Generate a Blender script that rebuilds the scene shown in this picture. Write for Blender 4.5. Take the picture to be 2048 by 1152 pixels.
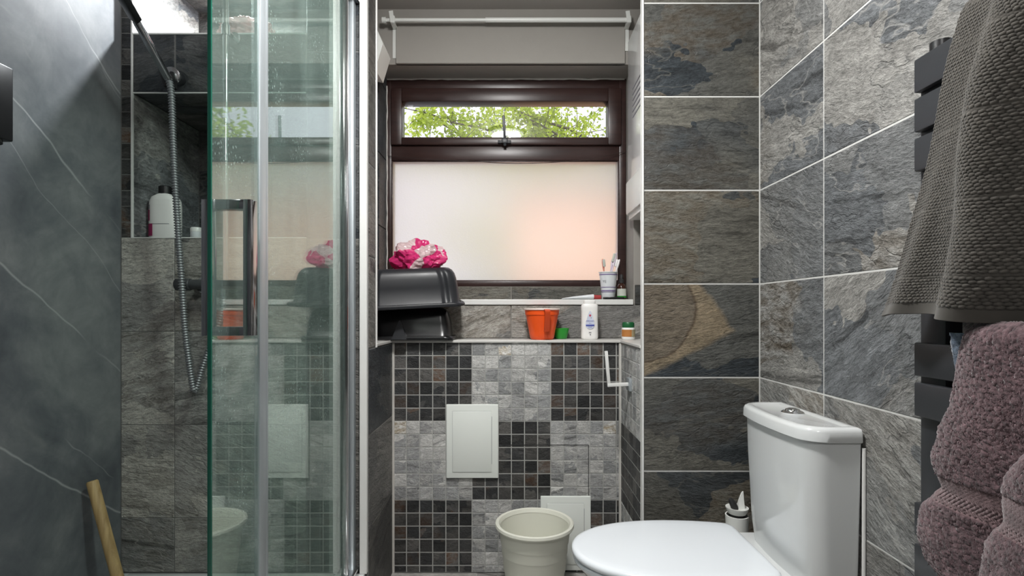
import bpy, bmesh, math, random
from mathutils import Vector, Matrix, noise
random.seed(7)
PI = math.pi
for o in list(bpy.data.objects): bpy.data.objects.remove(o)
S = bpy.context.scene
C = S.collection

# ------------------------------------------------------------------ camera, world, sun, lights, exposure
CAMZ = 0.993
F = 1060.0                      # focal length in pixels of the 2048-wide frame
cd = bpy.data.cameras.new('camera'); cam = bpy.data.objects.new('camera', cd); C.objects.link(cam)
cam.location = (0, 0, CAMZ); cam.rotation_euler = (PI/2, 0, 0)
cd.sensor_width = 36.0; cd.lens = 36.0*F/2048.0
cd.shift_x = -3/2048.0; cd.shift_y = 48/2048.0
cd.clip_start = 0.02; cd.clip_end = 200
S.camera = cam

w = bpy.data.worlds.new('sky'); S.world = w; w.use_nodes = True
bg = w.node_tree.nodes['Background']
bg.inputs[0].default_value = (0.90, 0.89, 1.0, 1); bg.inputs[1].default_value = 1.22

sd = bpy.data.lights.new('sun', 'SUN'); sun = bpy.data.objects.new('sun', sd); C.objects.link(sun)
sd.energy = 2.6; sd.angle = 0.02; sd.color = (1.0, 0.95, 0.86)
sun.rotation_euler = (math.radians(42), 0, math.radians(-22))     # comes from behind the house, lights the garden

def area(name, loc, size, energy, color=(1, 1, 1), rot=(0, 0, 0), shape='DISK', spread=PI):
    d = bpy.data.lights.new(name, 'AREA'); d.shape = shape; d.size = size; d.energy = energy; d.color = color
    if shape == 'RECTANGLE': d.size, d.size_y = size if isinstance(size, tuple) else (size, size)
    d.spread = spread
    o = bpy.data.objects.new(name, d); C.objects.link(o); o.location = loc; o.rotation_euler = rot
    return o
def point(name, loc, radius, energy, color=(1, 1, 1)):
    d = bpy.data.lights.new(name, 'POINT'); d.shadow_soft_size = radius; d.energy = energy; d.color = color
    o = bpy.data.objects.new(name, d); C.objects.link(o); o.location = loc; return o
point('ceiling_lamp_light', (-0.05, 0.98, 2.08), 0.06, 18.0, (1.0, 0.99, 0.975))
area('ceiling_lamp_downlight', (-0.05, 0.98, 2.195), 0.20, 20.0, (1.0, 0.99, 0.975))
point('entrance_lamp_light', (0.0, -0.40, 2.08), 0.06, 8.0, (1.0, 0.99, 0.975))
area('entrance_lamp_downlight', (0.0, -0.40, 2.195), 0.20, 7.0, (1.0, 0.99, 0.975))
area('niche_lamp_light', (-0.95, 1.853, 2.128), 0.05, 11.0, (0.93, 0.97, 1.0))

vs = S.view_settings
vs.view_transform = 'Standard'; vs.look = 'None'; vs.gamma = 1.0; vs.use_curve_mapping = False
vs.exposure = 0.2

# ------------------------------------------------------------------ helpers
def P(x, y, d):
    """point that stands at real distance d and is seen at photo position x, y"""
    return Vector(((x-1027)*d/F, d, CAMZ+(624-y)*d/F))

def tag(o, label=None, cat=None, group=None, kind=None):
    if label: o['label'] = label
    if cat: o['category'] = cat
    if group: o['group'] = group
    if kind: o['kind'] = kind
    return o

def empty(name, loc, label, cat, group=None, rz=0):
    o = bpy.data.objects.new(name, None); C.objects.link(o)
    o.location = loc; o.rotation_euler = (0, 0, rz); o.empty_display_size = 0.05
    return tag(o, label, cat, group)

class MB:
    def __init__(s): s.bm = bmesh.new()
    def box(s, x0, x1, y0, y1, z0, z1, bev=0.0, seg=2):
        m = bmesh.new()
        bmesh.ops.create_cube(m, size=1)
        bmesh.ops.scale(m, vec=(abs(x1-x0), abs(y1-y0), abs(z1-z0)), verts=m.verts)
        bmesh.ops.translate(m, vec=((x0+x1)/2, (y0+y1)/2, (z0+z1)/2), verts=m.verts)
        if bev > 0: bmesh.ops.bevel(m, geom=list(m.edges), offset=bev, segments=seg, affect='EDGES', profile=0.5)
        return s.merge(m)
    def merge(s, m, mat=None):
        if mat is not None: bmesh.ops.transform(m, matrix=mat, verts=m.verts)
        t = bpy.data.meshes.new('tmp'); m.to_mesh(t); m.free(); s.bm.from_mesh(t); bpy.data.meshes.remove(t)
        return s
    def loft(s, rings, cap0=True, cap1=True, closed=True):
        vv = [[s.bm.verts.new(p) for p in r] for r in rings]
        for a, b in zip(vv, vv[1:]):
            n = len(a)
            for i in range(n if closed else n-1):
                j = (i+1) % n
                try: s.bm.faces.new((a[i], a[j], b[j], b[i]))
                except ValueError: pass
        if closed and cap0: s.bm.faces.new(list(reversed(vv[0])))
        if closed and cap1: s.bm.faces.new(vv[-1])
        return s
    def lathe(s, prof, n=40, c=(0, 0, 0), cap0=False, cap1=False):
        rings = [[(c[0]+r*math.cos(2*PI*i/n), c[1]+r*math.sin(2*PI*i/n), c[2]+z) for i in range(n)] for r, z in prof]
        return s.loft(rings, cap0, cap1)
    def tube(s, pts, rad, n=12, cap=True):
        pts = [Vector(p) for p in pts]
        rads = rad if isinstance(rad, (list, tuple)) else [rad]*len(pts)
        rings = []; prev = None
        for i, p in enumerate(pts):
            t = (pts[min(i+1, len(pts)-1)]-pts[max(i-1, 0)]).normalized()
            if prev is None:
                a = Vector((0, 0, 1)) if abs(t.z) < 0.9 else Vector((1, 0, 0))
                u = t.cross(a).normalized()
            else:
                u = (prev - t*prev.dot(t)).normalized()
            prev = u; v = t.cross(u)
            rings.append([p+(u*math.cos(2*PI*k/n)+v*math.sin(2*PI*k/n))*rads[i] for k in range(n)])
        return s.loft(rings, cap, cap)
    def bar(s, a, b, w, h, up=(0, 0, 1), bev=0.0):
        a, b = Vector(a), Vector(b); t = (b-a); L = t.length; t.normalize()
        u = Vector(up); sx = t.cross(u).normalized(); uz = sx.cross(t).normalized()
        m = bmesh.new(); bmesh.ops.create_cube(m, size=1)
        bmesh.ops.scale(m, vec=(w, L, h), verts=m.verts)
        if bev: bmesh.ops.bevel(m, geom=list(m.edges), offset=bev, segments=2, affect='EDGES', profile=0.5)
        M = Matrix((sx, t, uz)).transposed().to_4x4(); M.translation = (a+b)/2
        return s.merge(m, M)
    def build(s, name, mat, parent=None, smooth=35, local=None):
        bmesh.ops.recalc_face_normals(s.bm, faces=s.bm.faces)
        me = bpy.data.meshes.new(name); s.bm.to_mesh(me); s.bm.free()
        if smooth:
            me.polygons.foreach_set('use_smooth', [True]*len(me.polygons))
            if smooth < 180: me.set_sharp_from_angle(angle=math.radians(smooth))
        me.materials.append(mat)
        return link(name, me, parent)

def link(name, me, parent=None):
    o = bpy.data.objects.new(name, me); C.objects.link(o)
    if parent is not None:
        o.parent = parent
        # meshes are modelled in world space: keep them there
        o.matrix_parent_inverse = (Matrix.Translation(parent.location) @ parent.rotation_euler.to_matrix().to_4x4()).inverted()
    return o

def catmull(pts, n=10):
    pts = [Vector(p) for p in pts]; out = []
    for i in range(len(pts)-1):
        p0 = pts[max(i-1, 0)]; p1 = pts[i]; p2 = pts[i+1]; p3 = pts[min(i+2, len(pts)-1)]
        for k in range(n):
            t = k/n
            out.append(0.5*((2*p1)+(p2-p0)*t+(2*p0-5*p1+4*p2-p3)*t*t+(3*p1-p0-3*p2+p3)*t**3))
    out.append(pts[-1]); return out

def srgb(r, g, b):
    f = lambda c: (c/255/12.92) if c/255 <= 0.04045 else ((c/255+0.055)/1.055)**2.4
    return (f(r), f(g), f(b), 1)

# ------------------------------------------------------------------ materials
class NT:
    def __init__(s, name):
        s.m = bpy.data.materials.new(name); s.m.use_nodes = True
        s.t = s.m.node_tree; s.b = s.t.nodes['Principled BSDF']; s.out = s.t.nodes['Material Output']
    def n(s, typ, **kw):
        nd = s.t.nodes.new(typ)
        for k, v in kw.items():
            if k.startswith('i_'):
                key = k[2:]; key = int(key) if key.isdigit() else key
                s.inp(nd, key, v)
            else: setattr(nd, k, v)
        return nd
    def inp(s, nd, key, v):
        if isinstance(v, bpy.types.NodeSocket): s.t.links.new(v, nd.inputs[key])
        else: nd.inputs[key].default_value = v
    def math(s, op, a, b=0.0, c=0.0):
        nd = s.n('ShaderNodeMath', operation=op); s.inp(nd, 0, a); s.inp(nd, 1, b); s.inp(nd, 2, c); return nd.outputs[0]
    def vmath(s, op, a, b=(0, 0, 0)):
        nd = s.n('ShaderNodeVectorMath', operation=op); s.inp(nd, 0, a); s.inp(nd, 1, b); return nd.outputs[0]
    def ramp(s, f, stops):
        nd = s.n('ShaderNodeValToRGB'); s.t.links.new(f, nd.inputs[0]); e = nd.color_ramp.elements
        while len(e) > 1: e.remove(e[-1])
        e[0].position, e[0].color = stops[0]
        for p, c in stops[1:]:
            x = e.new(p); x.color = c
        return nd.outputs[0]
    def mix(s, f, a, b, mode='MIX'):
        nd = s.n('ShaderNodeMix', data_type='RGBA', blend_type=mode)
        s.inp(nd, 0, f); s.inp(nd, 6, a); s.inp(nd, 7, b); return nd.outputs[2]
    def noise(s, v, scale, detail=3, rough=0.55, dist=0.0, col=False):
        nd = s.n('ShaderNodeTexNoise'); s.t.links.new(v, nd.inputs['Vector'])
        nd.inputs['Scale'].default_value = scale; nd.inputs['Detail'].default_value = detail
        nd.inputs['Roughness'].default_value = rough; nd.inputs['Distortion'].default_value = dist
        return nd.outputs[1 if col else 0]
    def set(s, **kw):
        for k, v in kw.items(): s.inp(s.b, k.replace('_', ' '), v)
        return s
    def bump(s, h, strength=0.3, dist=0.002):
        nd = s.n('ShaderNodeBump'); s.inp(nd, 'Height', h); nd.inputs['Strength'].default_value = strength
        nd.inputs['Distance'].default_value = dist; s.t.links.new(nd.outputs[0], s.b.inputs['Normal'])

def g(v): return (v, v, v, 1)

def plain(name, col, rough=0.4, metal=0.0, bumpscale=0, bumpstr=0.1, vary=0.0, coat=0.0, spec=0.5, sub=0.0):
    t = NT(name)
    tc = t.n('ShaderNodeTexCoord').outputs['Object']
    nz = t.noise(tc, 14, 3)
    c = t.mix(t.math('MULTIPLY', nz, vary), col, tuple(x*0.55 for x in col[:3])+(1,)) if vary else col
    t.set(Base_Color=c, Metallic=metal, Coat_Weight=coat)
    t.b.inputs['Specular IOR Level'].default_value = spec
    r = t.math('MULTIPLY_ADD', nz, 0.12, rough-0.05); t.set(Roughness=r)
    if bumpscale: t.bump(t.noise(tc, bumpscale, 3), bumpstr, 0.001)
    return t.m

def slate(name, dark, mid, light, scale=1.0, rough=0.5, grain=0.35, veins=0.5, bump=0.35, stretch=1.5, rust=(0.165, 0.125, 0.080, 1), tilt=0.35, feature=False):
    """cleft-slate look: broad flakes, layered ridges, rough grain; object colour = (rust amount, brightness, pattern shift)"""
    t = NT(name)
    oi = t.n('ShaderNodeObjectInfo'); tc = t.n('ShaderNodeTexCoord').outputs['Object']
    sep = t.n('ShaderNodeSeparateColor'); t.t.links.new(oi.outputs['Color'], sep.inputs[0])
    rr = t.math('ADD', oi.outputs['Random'], sep.outputs[2])
    off = t.n('ShaderNodeCombineXYZ', i_0=t.math('MULTIPLY', rr, 37.0), i_1=t.math('MULTIPLY', rr, 53.0), i_2=t.math('MULTIPLY', rr, 71.0)).outputs[0]
    ang = t.math('MULTIPLY', t.math('SUBTRACT', t.math('FRACT', t.math('MULTIPLY', rr, 7.31)), 0.5), 2.2*tilt)
    rot = t.n('ShaderNodeVectorRotate', rotation_type='Y_AXIS'); t.t.links.new(tc, rot.inputs['Vector']); t.t.links.new(ang, rot.inputs['Angle'])
    v = t.vmath('ADD', t.vmath('MULTIPLY', rot.outputs[0], (scale, scale, scale*stretch)), off)
    wob = t.vmath('SUBTRACT', t.noise(v, 5.0, 3, 0.65, col=True), (0.5, 0.5, 0.5))
    vw = t.vmath('ADD', v, t.vmath('MULTIPLY', wob, (0.05, 0.05, 0.05)))
    # flakes with crisp, ragged borders
    vo = t.n('ShaderNodeTexVoronoi', feature='F1'); t.t.links.new(t.vmath('ADD', v, t.vmath('MULTIPLY', wob, (0.34, 0.34, 0.34))), vo.inputs['Vector']); vo.inputs['Scale'].default_value = 3.2
    fs = t.n('ShaderNodeSeparateColor'); t.t.links.new(vo.outputs['Color'], fs.inputs[0])
    low = t.noise(v, 2.0, 3, 0.5)
    lev = t.math('ADD', t.math('MULTIPLY', fs.outputs[0], 0.55), t.math('MULTIPLY', low, 0.45))
    stn = t.noise(t.vmath('MULTIPLY', vw, (0.9, 0.9, 9.0)), 2.6, 4, 0.6)
    strata = t.ramp(stn, [(0.36, g(0.42)), (0.43, g(0.95)), (0.55, g(1.0)), (0.62, g(1.35)), (0.66, g(1.0))])
    patch = t.ramp(lev, [(0.30, dark), (0.48, mid), (0.66, light)])
    # rough cleft relief, long in the bedding direction
    va = t.vmath('MULTIPLY', vw, (1.0, 1.0, 1.9))
    clf = t.noise(va, 13, 5, 0.68)
    fin = t.noise(va, 52, 3, 0.68)
    mic = t.noise(v, 210, 1, 0.6)
    gr = t.math('ADD', t.math('ADD', t.math('MULTIPLY', clf, 0.40), t.math('MULTIPLY', fin, 0.38)), t.math('MULTIPLY', mic, 0.22))
    gr = t.math('MULTIPLY_ADD', t.math('SUBTRACT', gr, 0.5), 7.6*grain, 1.0)
    gr = t.math('MAXIMUM', gr, 0.25)
    # ledges where one layer breaks off: thin, interrupted
    def crack(sc, lv, wd, msc, thr):
        a = t.math('ABSOLUTE', t.math('SUBTRACT', t.noise(va, sc, 4, 0.6), lv))
        l = t.math('MAXIMUM', t.math('SUBTRACT', 1.0, t.math('MULTIPLY', a, wd)), 0.0)
        return t.math('MULTIPLY', l, t.ramp(fs.outputs[msc], [(thr, g(0)), (thr+0.06, g(1))]))
    l1 = crack(2.3, 0.52, 95.0, 2, 0.45); l2 = crack(3.4, 0.46, 70.0, 1, 0.45)
    grc = t.n('ShaderNodeCombineColor', i_0=gr, i_1=gr, i_2=gr).outputs[0]
    col = t.mix(1.0, patch, grc, 'MULTIPLY')
    col = t.mix(t.ramp(fs.outputs[2], [(0.35, g(0.25)), (0.6, g(0.9))]), col, t.mix(1.0, col, strata, 'MULTIPLY'))
    col = t.mix(t.math('MULTIPLY', l1, veins), col, tuple(min(1, x*1.7) for x in light[:3])+(1,))
    col = t.mix(t.math('MULTIPLY', l2, veins), col, tuple(x*0.4 for x in dark[:3])+(1,))
    rn = t.math('ADD', t.math('MULTIPLY', low, 0.6), t.math('MULTIPLY', fs.outputs[1], 0.4))
    rf = t.ramp(t.math('ADD', rn, t.math('MULTIPLY', sep.outputs[0], 0.17)), [(0.56, g(0)), (0.60, g(1))])
    rcol = t.mix(t.ramp(clf, [(0.4, g(0)), (0.62, g(1))]), rust, tuple(x*1.5 for x in light[:3])+(1,))
    rcol = t.mix(1.0, rcol, grc, 'MULTIPLY')
    col = t.mix(t.math('MULTIPLY', rf, t.math('MINIMUM', t.math('MULTIPLY', sep.outputs[0], 1.1), 0.85)), col, rcol)
    if feature:     # rounded brown slab, beige wedge and dark remainder, as printed on this one tile
        pw_ = t.vmath('ADD', tc, t.vmath('MULTIPLY', wob, (0.06, 0.0, 0.06)))
        px = t.n('ShaderNodeSeparateXYZ'); t.t.links.new(pw_, px.inputs[0]); X_, Z_ = px.outputs[0], px.outputs[2]
        def lin(a, b, c): return t.math('ADD', t.math('ADD', t.math('MULTIPLY', X_, a), t.math('MULTIPLY', Z_, b)), c)
        dc = t.math('SUBTRACT', t.math('SQRT', t.math('ADD', t.math('POWER', t.math('ADD', X_, 0.187), 2.0), t.math('POWER', t.math('SUBTRACT', Z_, 0.0765), 2.0))), 0.1635)
        s1 = lin(0.849, 0.529, -0.529*0.147); s2 = lin(0.459, -0.889, -(0.459*0.092+0.889*0.0006))
        inside = t.ramp(t.math('ADD', t.math('MULTIPLY', t.math('MAXIMUM', s1, s2), 10.0), 0.5), [(0.42, g(1)), (0.58, g(0))])
        circ = t.ramp(t.math('ADD', t.math('MULTIPLY', dc, 10.0), 0.5), [(0.48, g(1)), (0.51, g(0))])
        seam_ = t.math('MAXIMUM', t.math('SUBTRACT', 1.0, t.math('MULTIPLY', t.math('ABSOLUTE', dc), 160.0)), 0.0)
        zone = t.mix(circ, (0.190, 0.152, 0.102, 1), (0.125, 0.104, 0.078, 1))
        zone = t.mix(1.0, zone, grc, 'MULTIPLY')
        zone = t.mix(t.math('MULTIPLY', seam_, 0.8), zone, (0.055, 0.036, 0.022, 1))
        both = t.math('MAXIMUM', inside, circ)
        col = t.mix(both, col, zone)
    br = sep.outputs[1]
    col = t.mix(1.0, col, t.n('ShaderNodeCombineColor', i_0=br, i_1=br, i_2=br).outputs[0], 'MULTIPLY')
    t.set(Base_Color=col, Roughness=t.math('MULTIPLY_ADD', fin, 0.25, rough-0.12))
    t.b.inputs['Specular IOR Level'].default_value = 0.35
    h = t.math('ADD', t.math('MULTIPLY', clf, 1.3), t.math('ADD', t.math('MULTIPLY', fin, 0.7), t.math('MULTIPLY', fs.outputs[0], 0.35)))
    h = t.math('SUBTRACT', h, t.math('MULTIPLY', l2, 0.3))
    t.bump(h, min(1.0, bump*1.5), 0.006)
    return t.m

M = {}
M['slate_pier_shaded'] = slate('slate_pier_shaded', (0.030, 0.036, 0.041, 1), (0.058, 0.061, 0.060, 1), (0.105, 0.101, 0.086, 1), 1.0, 0.45, 0.42, 0.35, tilt=0.15)  # pier's weaker light is put into this darker slate colour
M['slate_feature'] = slate('slate_feature', (0.030, 0.036, 0.041, 1), (0.050, 0.054, 0.054, 1), (0.075, 0.076, 0.070, 1), 1.0, 0.45, 0.42, 0.35, tilt=0.15, feature=True)
M['slate_grey'] = slate('slate_grey', (0.135, 0.143, 0.150, 1), (0.190, 0.193, 0.190, 1), (0.26, 0.255, 0.24, 1), 1.0, 0.5, 0.42, 0.45, 0.5, 1.3, tilt=0.5)
M['slate_taupe'] = slate('slate_taupe', (0.115, 0.113, 0.108, 1), (0.155, 0.150, 0.140, 1), (0.200, 0.192, 0.175, 1), 1.1, 0.5, 0.40, 0.35, 0.5)
M['slate_black'] = slate('slate_black', (0.022, 0.026, 0.030, 1), (0.038, 0.042, 0.046, 1), (0.058, 0.060, 0.060, 1), 1.0, 0.42, 0.40, 0.3)
M['mosaic_dark'] = slate('mosaic_dark', (0.026, 0.027, 0.028, 1), (0.046, 0.046, 0.046, 1), (0.075, 0.072, 0.068, 1), 2.2, 0.42, 0.42, 0.3, 0.3, 1.2, (0.11, 0.060, 0.034, 1))
M['mosaic_light'] = slate('mosaic_light', (0.28, 0.285, 0.285, 1), (0.38, 0.38, 0.375, 1), (0.48, 0.475, 0.46, 1), 2.2, 0.45, 0.36, 0.35, 0.3, 1.2, (0.42, 0.33, 0.20, 1))
M['floor_tile'] = slate('floor_tile', (0.28, 0.27, 0.26, 1), (0.36, 0.35, 0.33, 1), (0.44, 0.43, 0.41, 1), 1.0, 0.4, 0.25, 0.3, 0.2)
M['grout_white'] = plain('grout_white', (0.62, 0.62, 0.60, 1), 0.85, bumpscale=200, bumpstr=0.3, vary=0.25)
M['grout_grey'] = plain('grout_grey', (0.42, 0.42, 0.40, 1), 0.85, bumpscale=200, bumpstr=0.3, vary=0.3)
M['grout_dark'] = plain('grout_dark', (0.16, 0.16, 0.155, 1), 0.85, bumpscale=200, bumpstr=0.3, vary=0.3)
M['plaster'] = plain('plaster', (0.31, 0.293, 0.268, 1), 0.8, bumpscale=60, bumpstr=0.25, vary=0.12)
M['ceiling_paint'] = plain('ceiling_paint', (0.40, 0.375, 0.35, 1), 0.8, bumpscale=50, bumpstr=0.2, vary=0.1)
M['trim_white'] = plain('trim_white', (0.72, 0.72, 0.70, 1), 0.35)
M['white_plastic'] = plain('white_plastic', (0.76, 0.77, 0.74, 1), 0.32)
M['hatch_white'] = plain('hatch_white', (0.78, 0.81, 0.77, 1), 0.45)
M['gloss_white'] = plain('gloss_white', (0.72, 0.72, 0.71, 1), 0.12)
M['ceramic'] = plain('ceramic', (0.68, 0.70, 0.70, 1), 0.10, coat=0.5)
M['seat_white'] = plain('seat_white', (0.80, 0.84, 0.88, 1), 0.14, coat=0.3)
M['chrome'] = plain('chrome', (0.80, 0.81, 0.82, 1), 0.10, 1.0)
M['dark_chrome'] = plain('dark_chrome', (0.42, 0.42, 0.43, 1), 0.12, 1.0)
M['brushed'] = plain('brushed', (0.52, 0.57, 0.60, 1), 0.42, 0.75)
M['hose_metal'] = plain('hose_metal', (0.30, 0.31, 0.32, 1), 0.48, 0.7)
M['gunmetal'] = plain('gunmetal', (0.075, 0.078, 0.082, 1), 0.35, 0.3)
M['black_metal'] = plain('black_metal', (0.028, 0.030, 0.034, 1), 0.38, bumpscale=400, bumpstr=0.05)
M['black_plastic'] = plain('black_plastic', (0.012, 0.012, 0.013, 1), 0.35)
M['bin_cream'] = plain('bin_cream', (0.74, 0.74, 0.65, 1), 0.45, vary=0.05)
M['tub_grey'] = plain('tub_grey', (0.020, 0.021, 0.024, 1), 0.36, spec=0.35)
M['tub_black'] = plain('tub_black', (0.010, 0.010, 0.011, 1), 0.28)
M['orange'] = plain('orange', (0.90, 0.10, 0.012, 1), 0.35)
M['mug_handle'] = plain('mug_handle', (0.55, 0.06, 0.01, 1), 0.4)
M['rim_white'] = plain('rim_white', (0.85, 0.72, 0.66, 1), 0.4)
M['green_plastic'] = plain('green_plastic', (0.02, 0.30, 0.03, 1), 0.35)
M['lid_green'] = plain('lid_green', (0.012, 0.11, 0.035, 1), 0.35)
M['label_orange'] = plain('label_orange', (0.50, 0.20, 0.05, 1), 0.5, vary=0.5)
M['label_cream'] = plain('label_cream', (0.42, 0.36, 0.22, 1), 0.5, vary=0.5)
M['bottle_white'] = plain('bottle_white', (0.84, 0.83, 0.81, 1), 0.35)
M['print_blue'] = plain('print_blue', (0.06, 0.08, 0.36, 1), 0.5)
M['print_pale'] = plain('print_pale', (0.60, 0.64, 0.76, 1), 0.5)
M['print_red'] = plain('print_red', (0.55, 0.08, 0.12, 1), 0.5)
M['print_grey'] = plain('print_grey', (0.22, 0.22, 0.24, 1), 0.5)
M['print_purple'] = plain('print_purple', (0.20, 0.15, 0.32, 1), 0.5)
M['magenta'] = plain('magenta', (0.30, 0.02, 0.10, 1), 0.5)
M['glass_amber'] = plain('glass_amber', (0.045, 0.018, 0.012, 1), 0.12)
M['paper'] = plain('paper', (0.55, 0.58, 0.52, 1), 0.6)
M['red_cap'] = plain('red_cap', (0.35, 0.03, 0.03, 1), 0.4)
M['tube_white'] = plain('tube_white', (0.72, 0.75, 0.77, 1), 0.3)
M['brush_pink'] = plain('brush_pink', (0.75, 0.30, 0.22, 1), 0.4)
M['brush_lilac'] = plain('brush_lilac', (0.70, 0.62, 0.72, 1), 0.4)
M['brush_white'] = plain('brush_white', (0.80, 0.78, 0.78, 1), 0.4)
M['caulk'] = plain('caulk', (0.62, 0.60, 0.56, 1), 0.6, bumpscale=60, bumpstr=0.5, vary=0.5)
M['cable'] = plain('cable', (0.03, 0.02, 0.018, 1), 0.5)
M['rubber'] = plain('rubber', (0.02, 0.02, 0.02, 1), 0.6)
M['door_paint'] = plain('door_paint', (0.05, 0.035, 0.028, 1), 0.45)
M['seam'] = plain('seam', (0.03, 0.03, 0.03, 1), 0.9)

def wood_mat(name, a, b, scale, axis=(1, 1, 0.08), rough=0.55):
    t = NT(name); tc = t.n('ShaderNodeTexCoord').outputs['Object']
    v = t.vmath('MULTIPLY', tc, axis)
    n = t.noise(v, scale, 5, 0.6, 0.5)
    t.set(Base_Color=t.ramp(n, [(0.3, a), (0.7, b)]), Roughness=rough); t.bump(n, 0.2, 0.001)
    return t.m
M['stick_wood'] = wood_mat('stick_wood', srgb(150, 122, 80), srgb(196, 168, 118), 60)
M['frame_brown'] = wood_mat('frame_brown', (0.022, 0.010, 0.009, 1), (0.042, 0.020, 0.017, 1), 40, (0.1, 1, 1), 0.35)

def marble():
    t = NT('slab_marble'); tc = t.n('ShaderNodeTexCoord').outputs['Object']
    cl = t.noise(tc, 2.2, 6, 0.6, 0.8); fi = t.noise(tc, 9, 5, 0.65, 0.5); mi = t.noise(tc, 160, 2)
    base = t.ramp(t.math('ADD', t.math('MULTIPLY', cl, 0.65), t.math('MULTIPLY', fi, 0.35)), [(0.38, (0.085, 0.093, 0.104, 1)), (0.50, (0.135, 0.145, 0.156, 1)), (0.60, (0.20, 0.208, 0.215, 1)), (0.70, (0.27, 0.275, 0.28, 1))])
    sp = t.n('ShaderNodeSeparateXYZ'); t.t.links.new(tc, sp.inputs[0])
    wob = t.math('SUBTRACT', t.noise(tc, 3.2, 3, 0.5), 0.5)
    def vein(per, ph, slope, width, warp, mscale, thr):
        q = t.math('ADD', sp.outputs[2], t.math('MULTIPLY', sp.outputs[1], slope))
        q = t.math('ADD', q, t.math('MULTIPLY', wob, warp))
        q = t.math('ADD', t.math('DIVIDE', q, per), -ph)
        f = t.math('ABSOLUTE', t.math('SUBTRACT', t.math('FRACT', t.math('ADD', q, 0.5)), 0.5))
        wd = t.math('MULTIPLY', f, per)
        l = t.math('MAXIMUM', t.math('SUBTRACT', 1.0, t.math('DIVIDE', wd, width)), 0.0)
        mk = t.ramp(t.noise(tc, mscale, 2), [(thr, g(0)), (thr+0.1, g(1))])
        return t.math('MULTIPLY', l, mk)
    v1 = vein(0.447, 0.625, 0.75, 0.005, 0.10, 2.6, 0.40)
    v2 = vein(0.62, 0.30, 0.95, 0.0032, 0.16, 3.7, 0.44)
    v3 = vein(0.53, 0.80, 0.60, 0.010, 0.5, 6.0, 0.55)
    col = t.mix(t.math('MULTIPLY', v1, 0.75), base, (0.42, 0.43, 0.43, 1))
    col = t.mix(t.math('MULTIPLY', v2, 0.6), col, (0.36, 0.37, 0.37, 1))
    col = t.mix(t.math('MULTIPLY', v3, 0.28), col, (0.26, 0.26, 0.25, 1))
    t.set(Base_Color=col, Roughness=0.5); t.bump(t.math('ADD', fi, t.math('MULTIPLY', mi, 0.3)), 0.12, 0.001)
    t.b.inputs['Specular IOR Level'].default_value = 0.3
    return t.m
M['slab'] = marble()

def shower_glass():
    t = NT('shower_glass'); nt = t.t
    geo = t.n('ShaderNodeNewGeometry'); tc = t.n('ShaderNodeTexCoord').outputs['Object']
    dot = nt.nodes.new('ShaderNodeVectorMath'); dot.operation = 'DOT_PRODUCT'
    nt.links.new(geo.outputs['Incoming'], dot.inputs[0]); nt.links.new(geo.outputs['Normal'], dot.inputs[1])
    c = t.math('ABSOLUTE', dot.outputs['Value'])
    fr = t.math('POWER', t.math('SUBTRACT', 1.0, c), 5.0)
    fr = t.math('MULTIPLY_ADD', fr, 0.75, 0.18)
    tr = t.n('ShaderNodeBsdfTransparent'); tr.inputs[0].default_value = (0.86, 0.94, 0.91, 1)
    gl = t.n('ShaderNodeBsdfGlossy'); gl.inputs['Roughness'].default_value = 0.02; gl.inputs[0].default_value = (0.95, 1, 0.97, 1)
    # lime film and dried drops
    st = t.vmath('MULTIPLY', tc, (1, 1, 0.25))
    film = t.noise(st, 14, 4, 0.6)
    dr = t.n('ShaderNodeTexVoronoi', feature='F1'); nt.links.new(t.vmath('MULTIPLY', tc, (1, 1, 0.6)), dr.inputs['Vector']); dr.inputs['Scale'].default_value = 150
    drops = t.ramp(dr.outputs['Distance'], [(0.12, g(1)), (0.30, g(0))])
    dm = t.ramp(t.noise(tc, 7, 3), [(0.42, g(0)), (0.62, g(1))])
    spz = t.n('ShaderNodeSeparateXYZ'); nt.links.new(tc, spz.inputs[0])
    haze = t.math('ADD', t.math('MULTIPLY', film, 0.24), t.math('MULTIPLY', t.math('MULTIPLY', drops, dm), 0.42))
    haze = t.math('MAXIMUM', t.math('ADD', haze, 0.0), 0.0)
    df = t.n('ShaderNodeBsdfDiffuse'); df.inputs[0].default_value = (0.60, 0.76, 0.71, 1)
    tl = t.n('ShaderNodeBsdfTranslucent'); tl.inputs[0].default_value = (0.60, 0.76, 0.71, 1)
    dd = t.n('ShaderNodeMixShader', i_0=0.45, i_1=df.outputs[0], i_2=tl.outputs[0])
    m1 = t.n('ShaderNodeMixShader', i_0=haze, i_1=tr.outputs[0], i_2=dd.outputs[0])
    m2 = t.n('ShaderNodeMixShader', i_0=fr, i_1=m1.outputs[0], i_2=gl.outputs[0])
    nt.links.new(m2.outputs[0], t.out.inputs[0])
    return t.m
M['shower_glass'] = shower_glass()
M['glass_edge'] = plain('glass_edge', (0.012, 0.11, 0.075, 1), 0.15)

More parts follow.
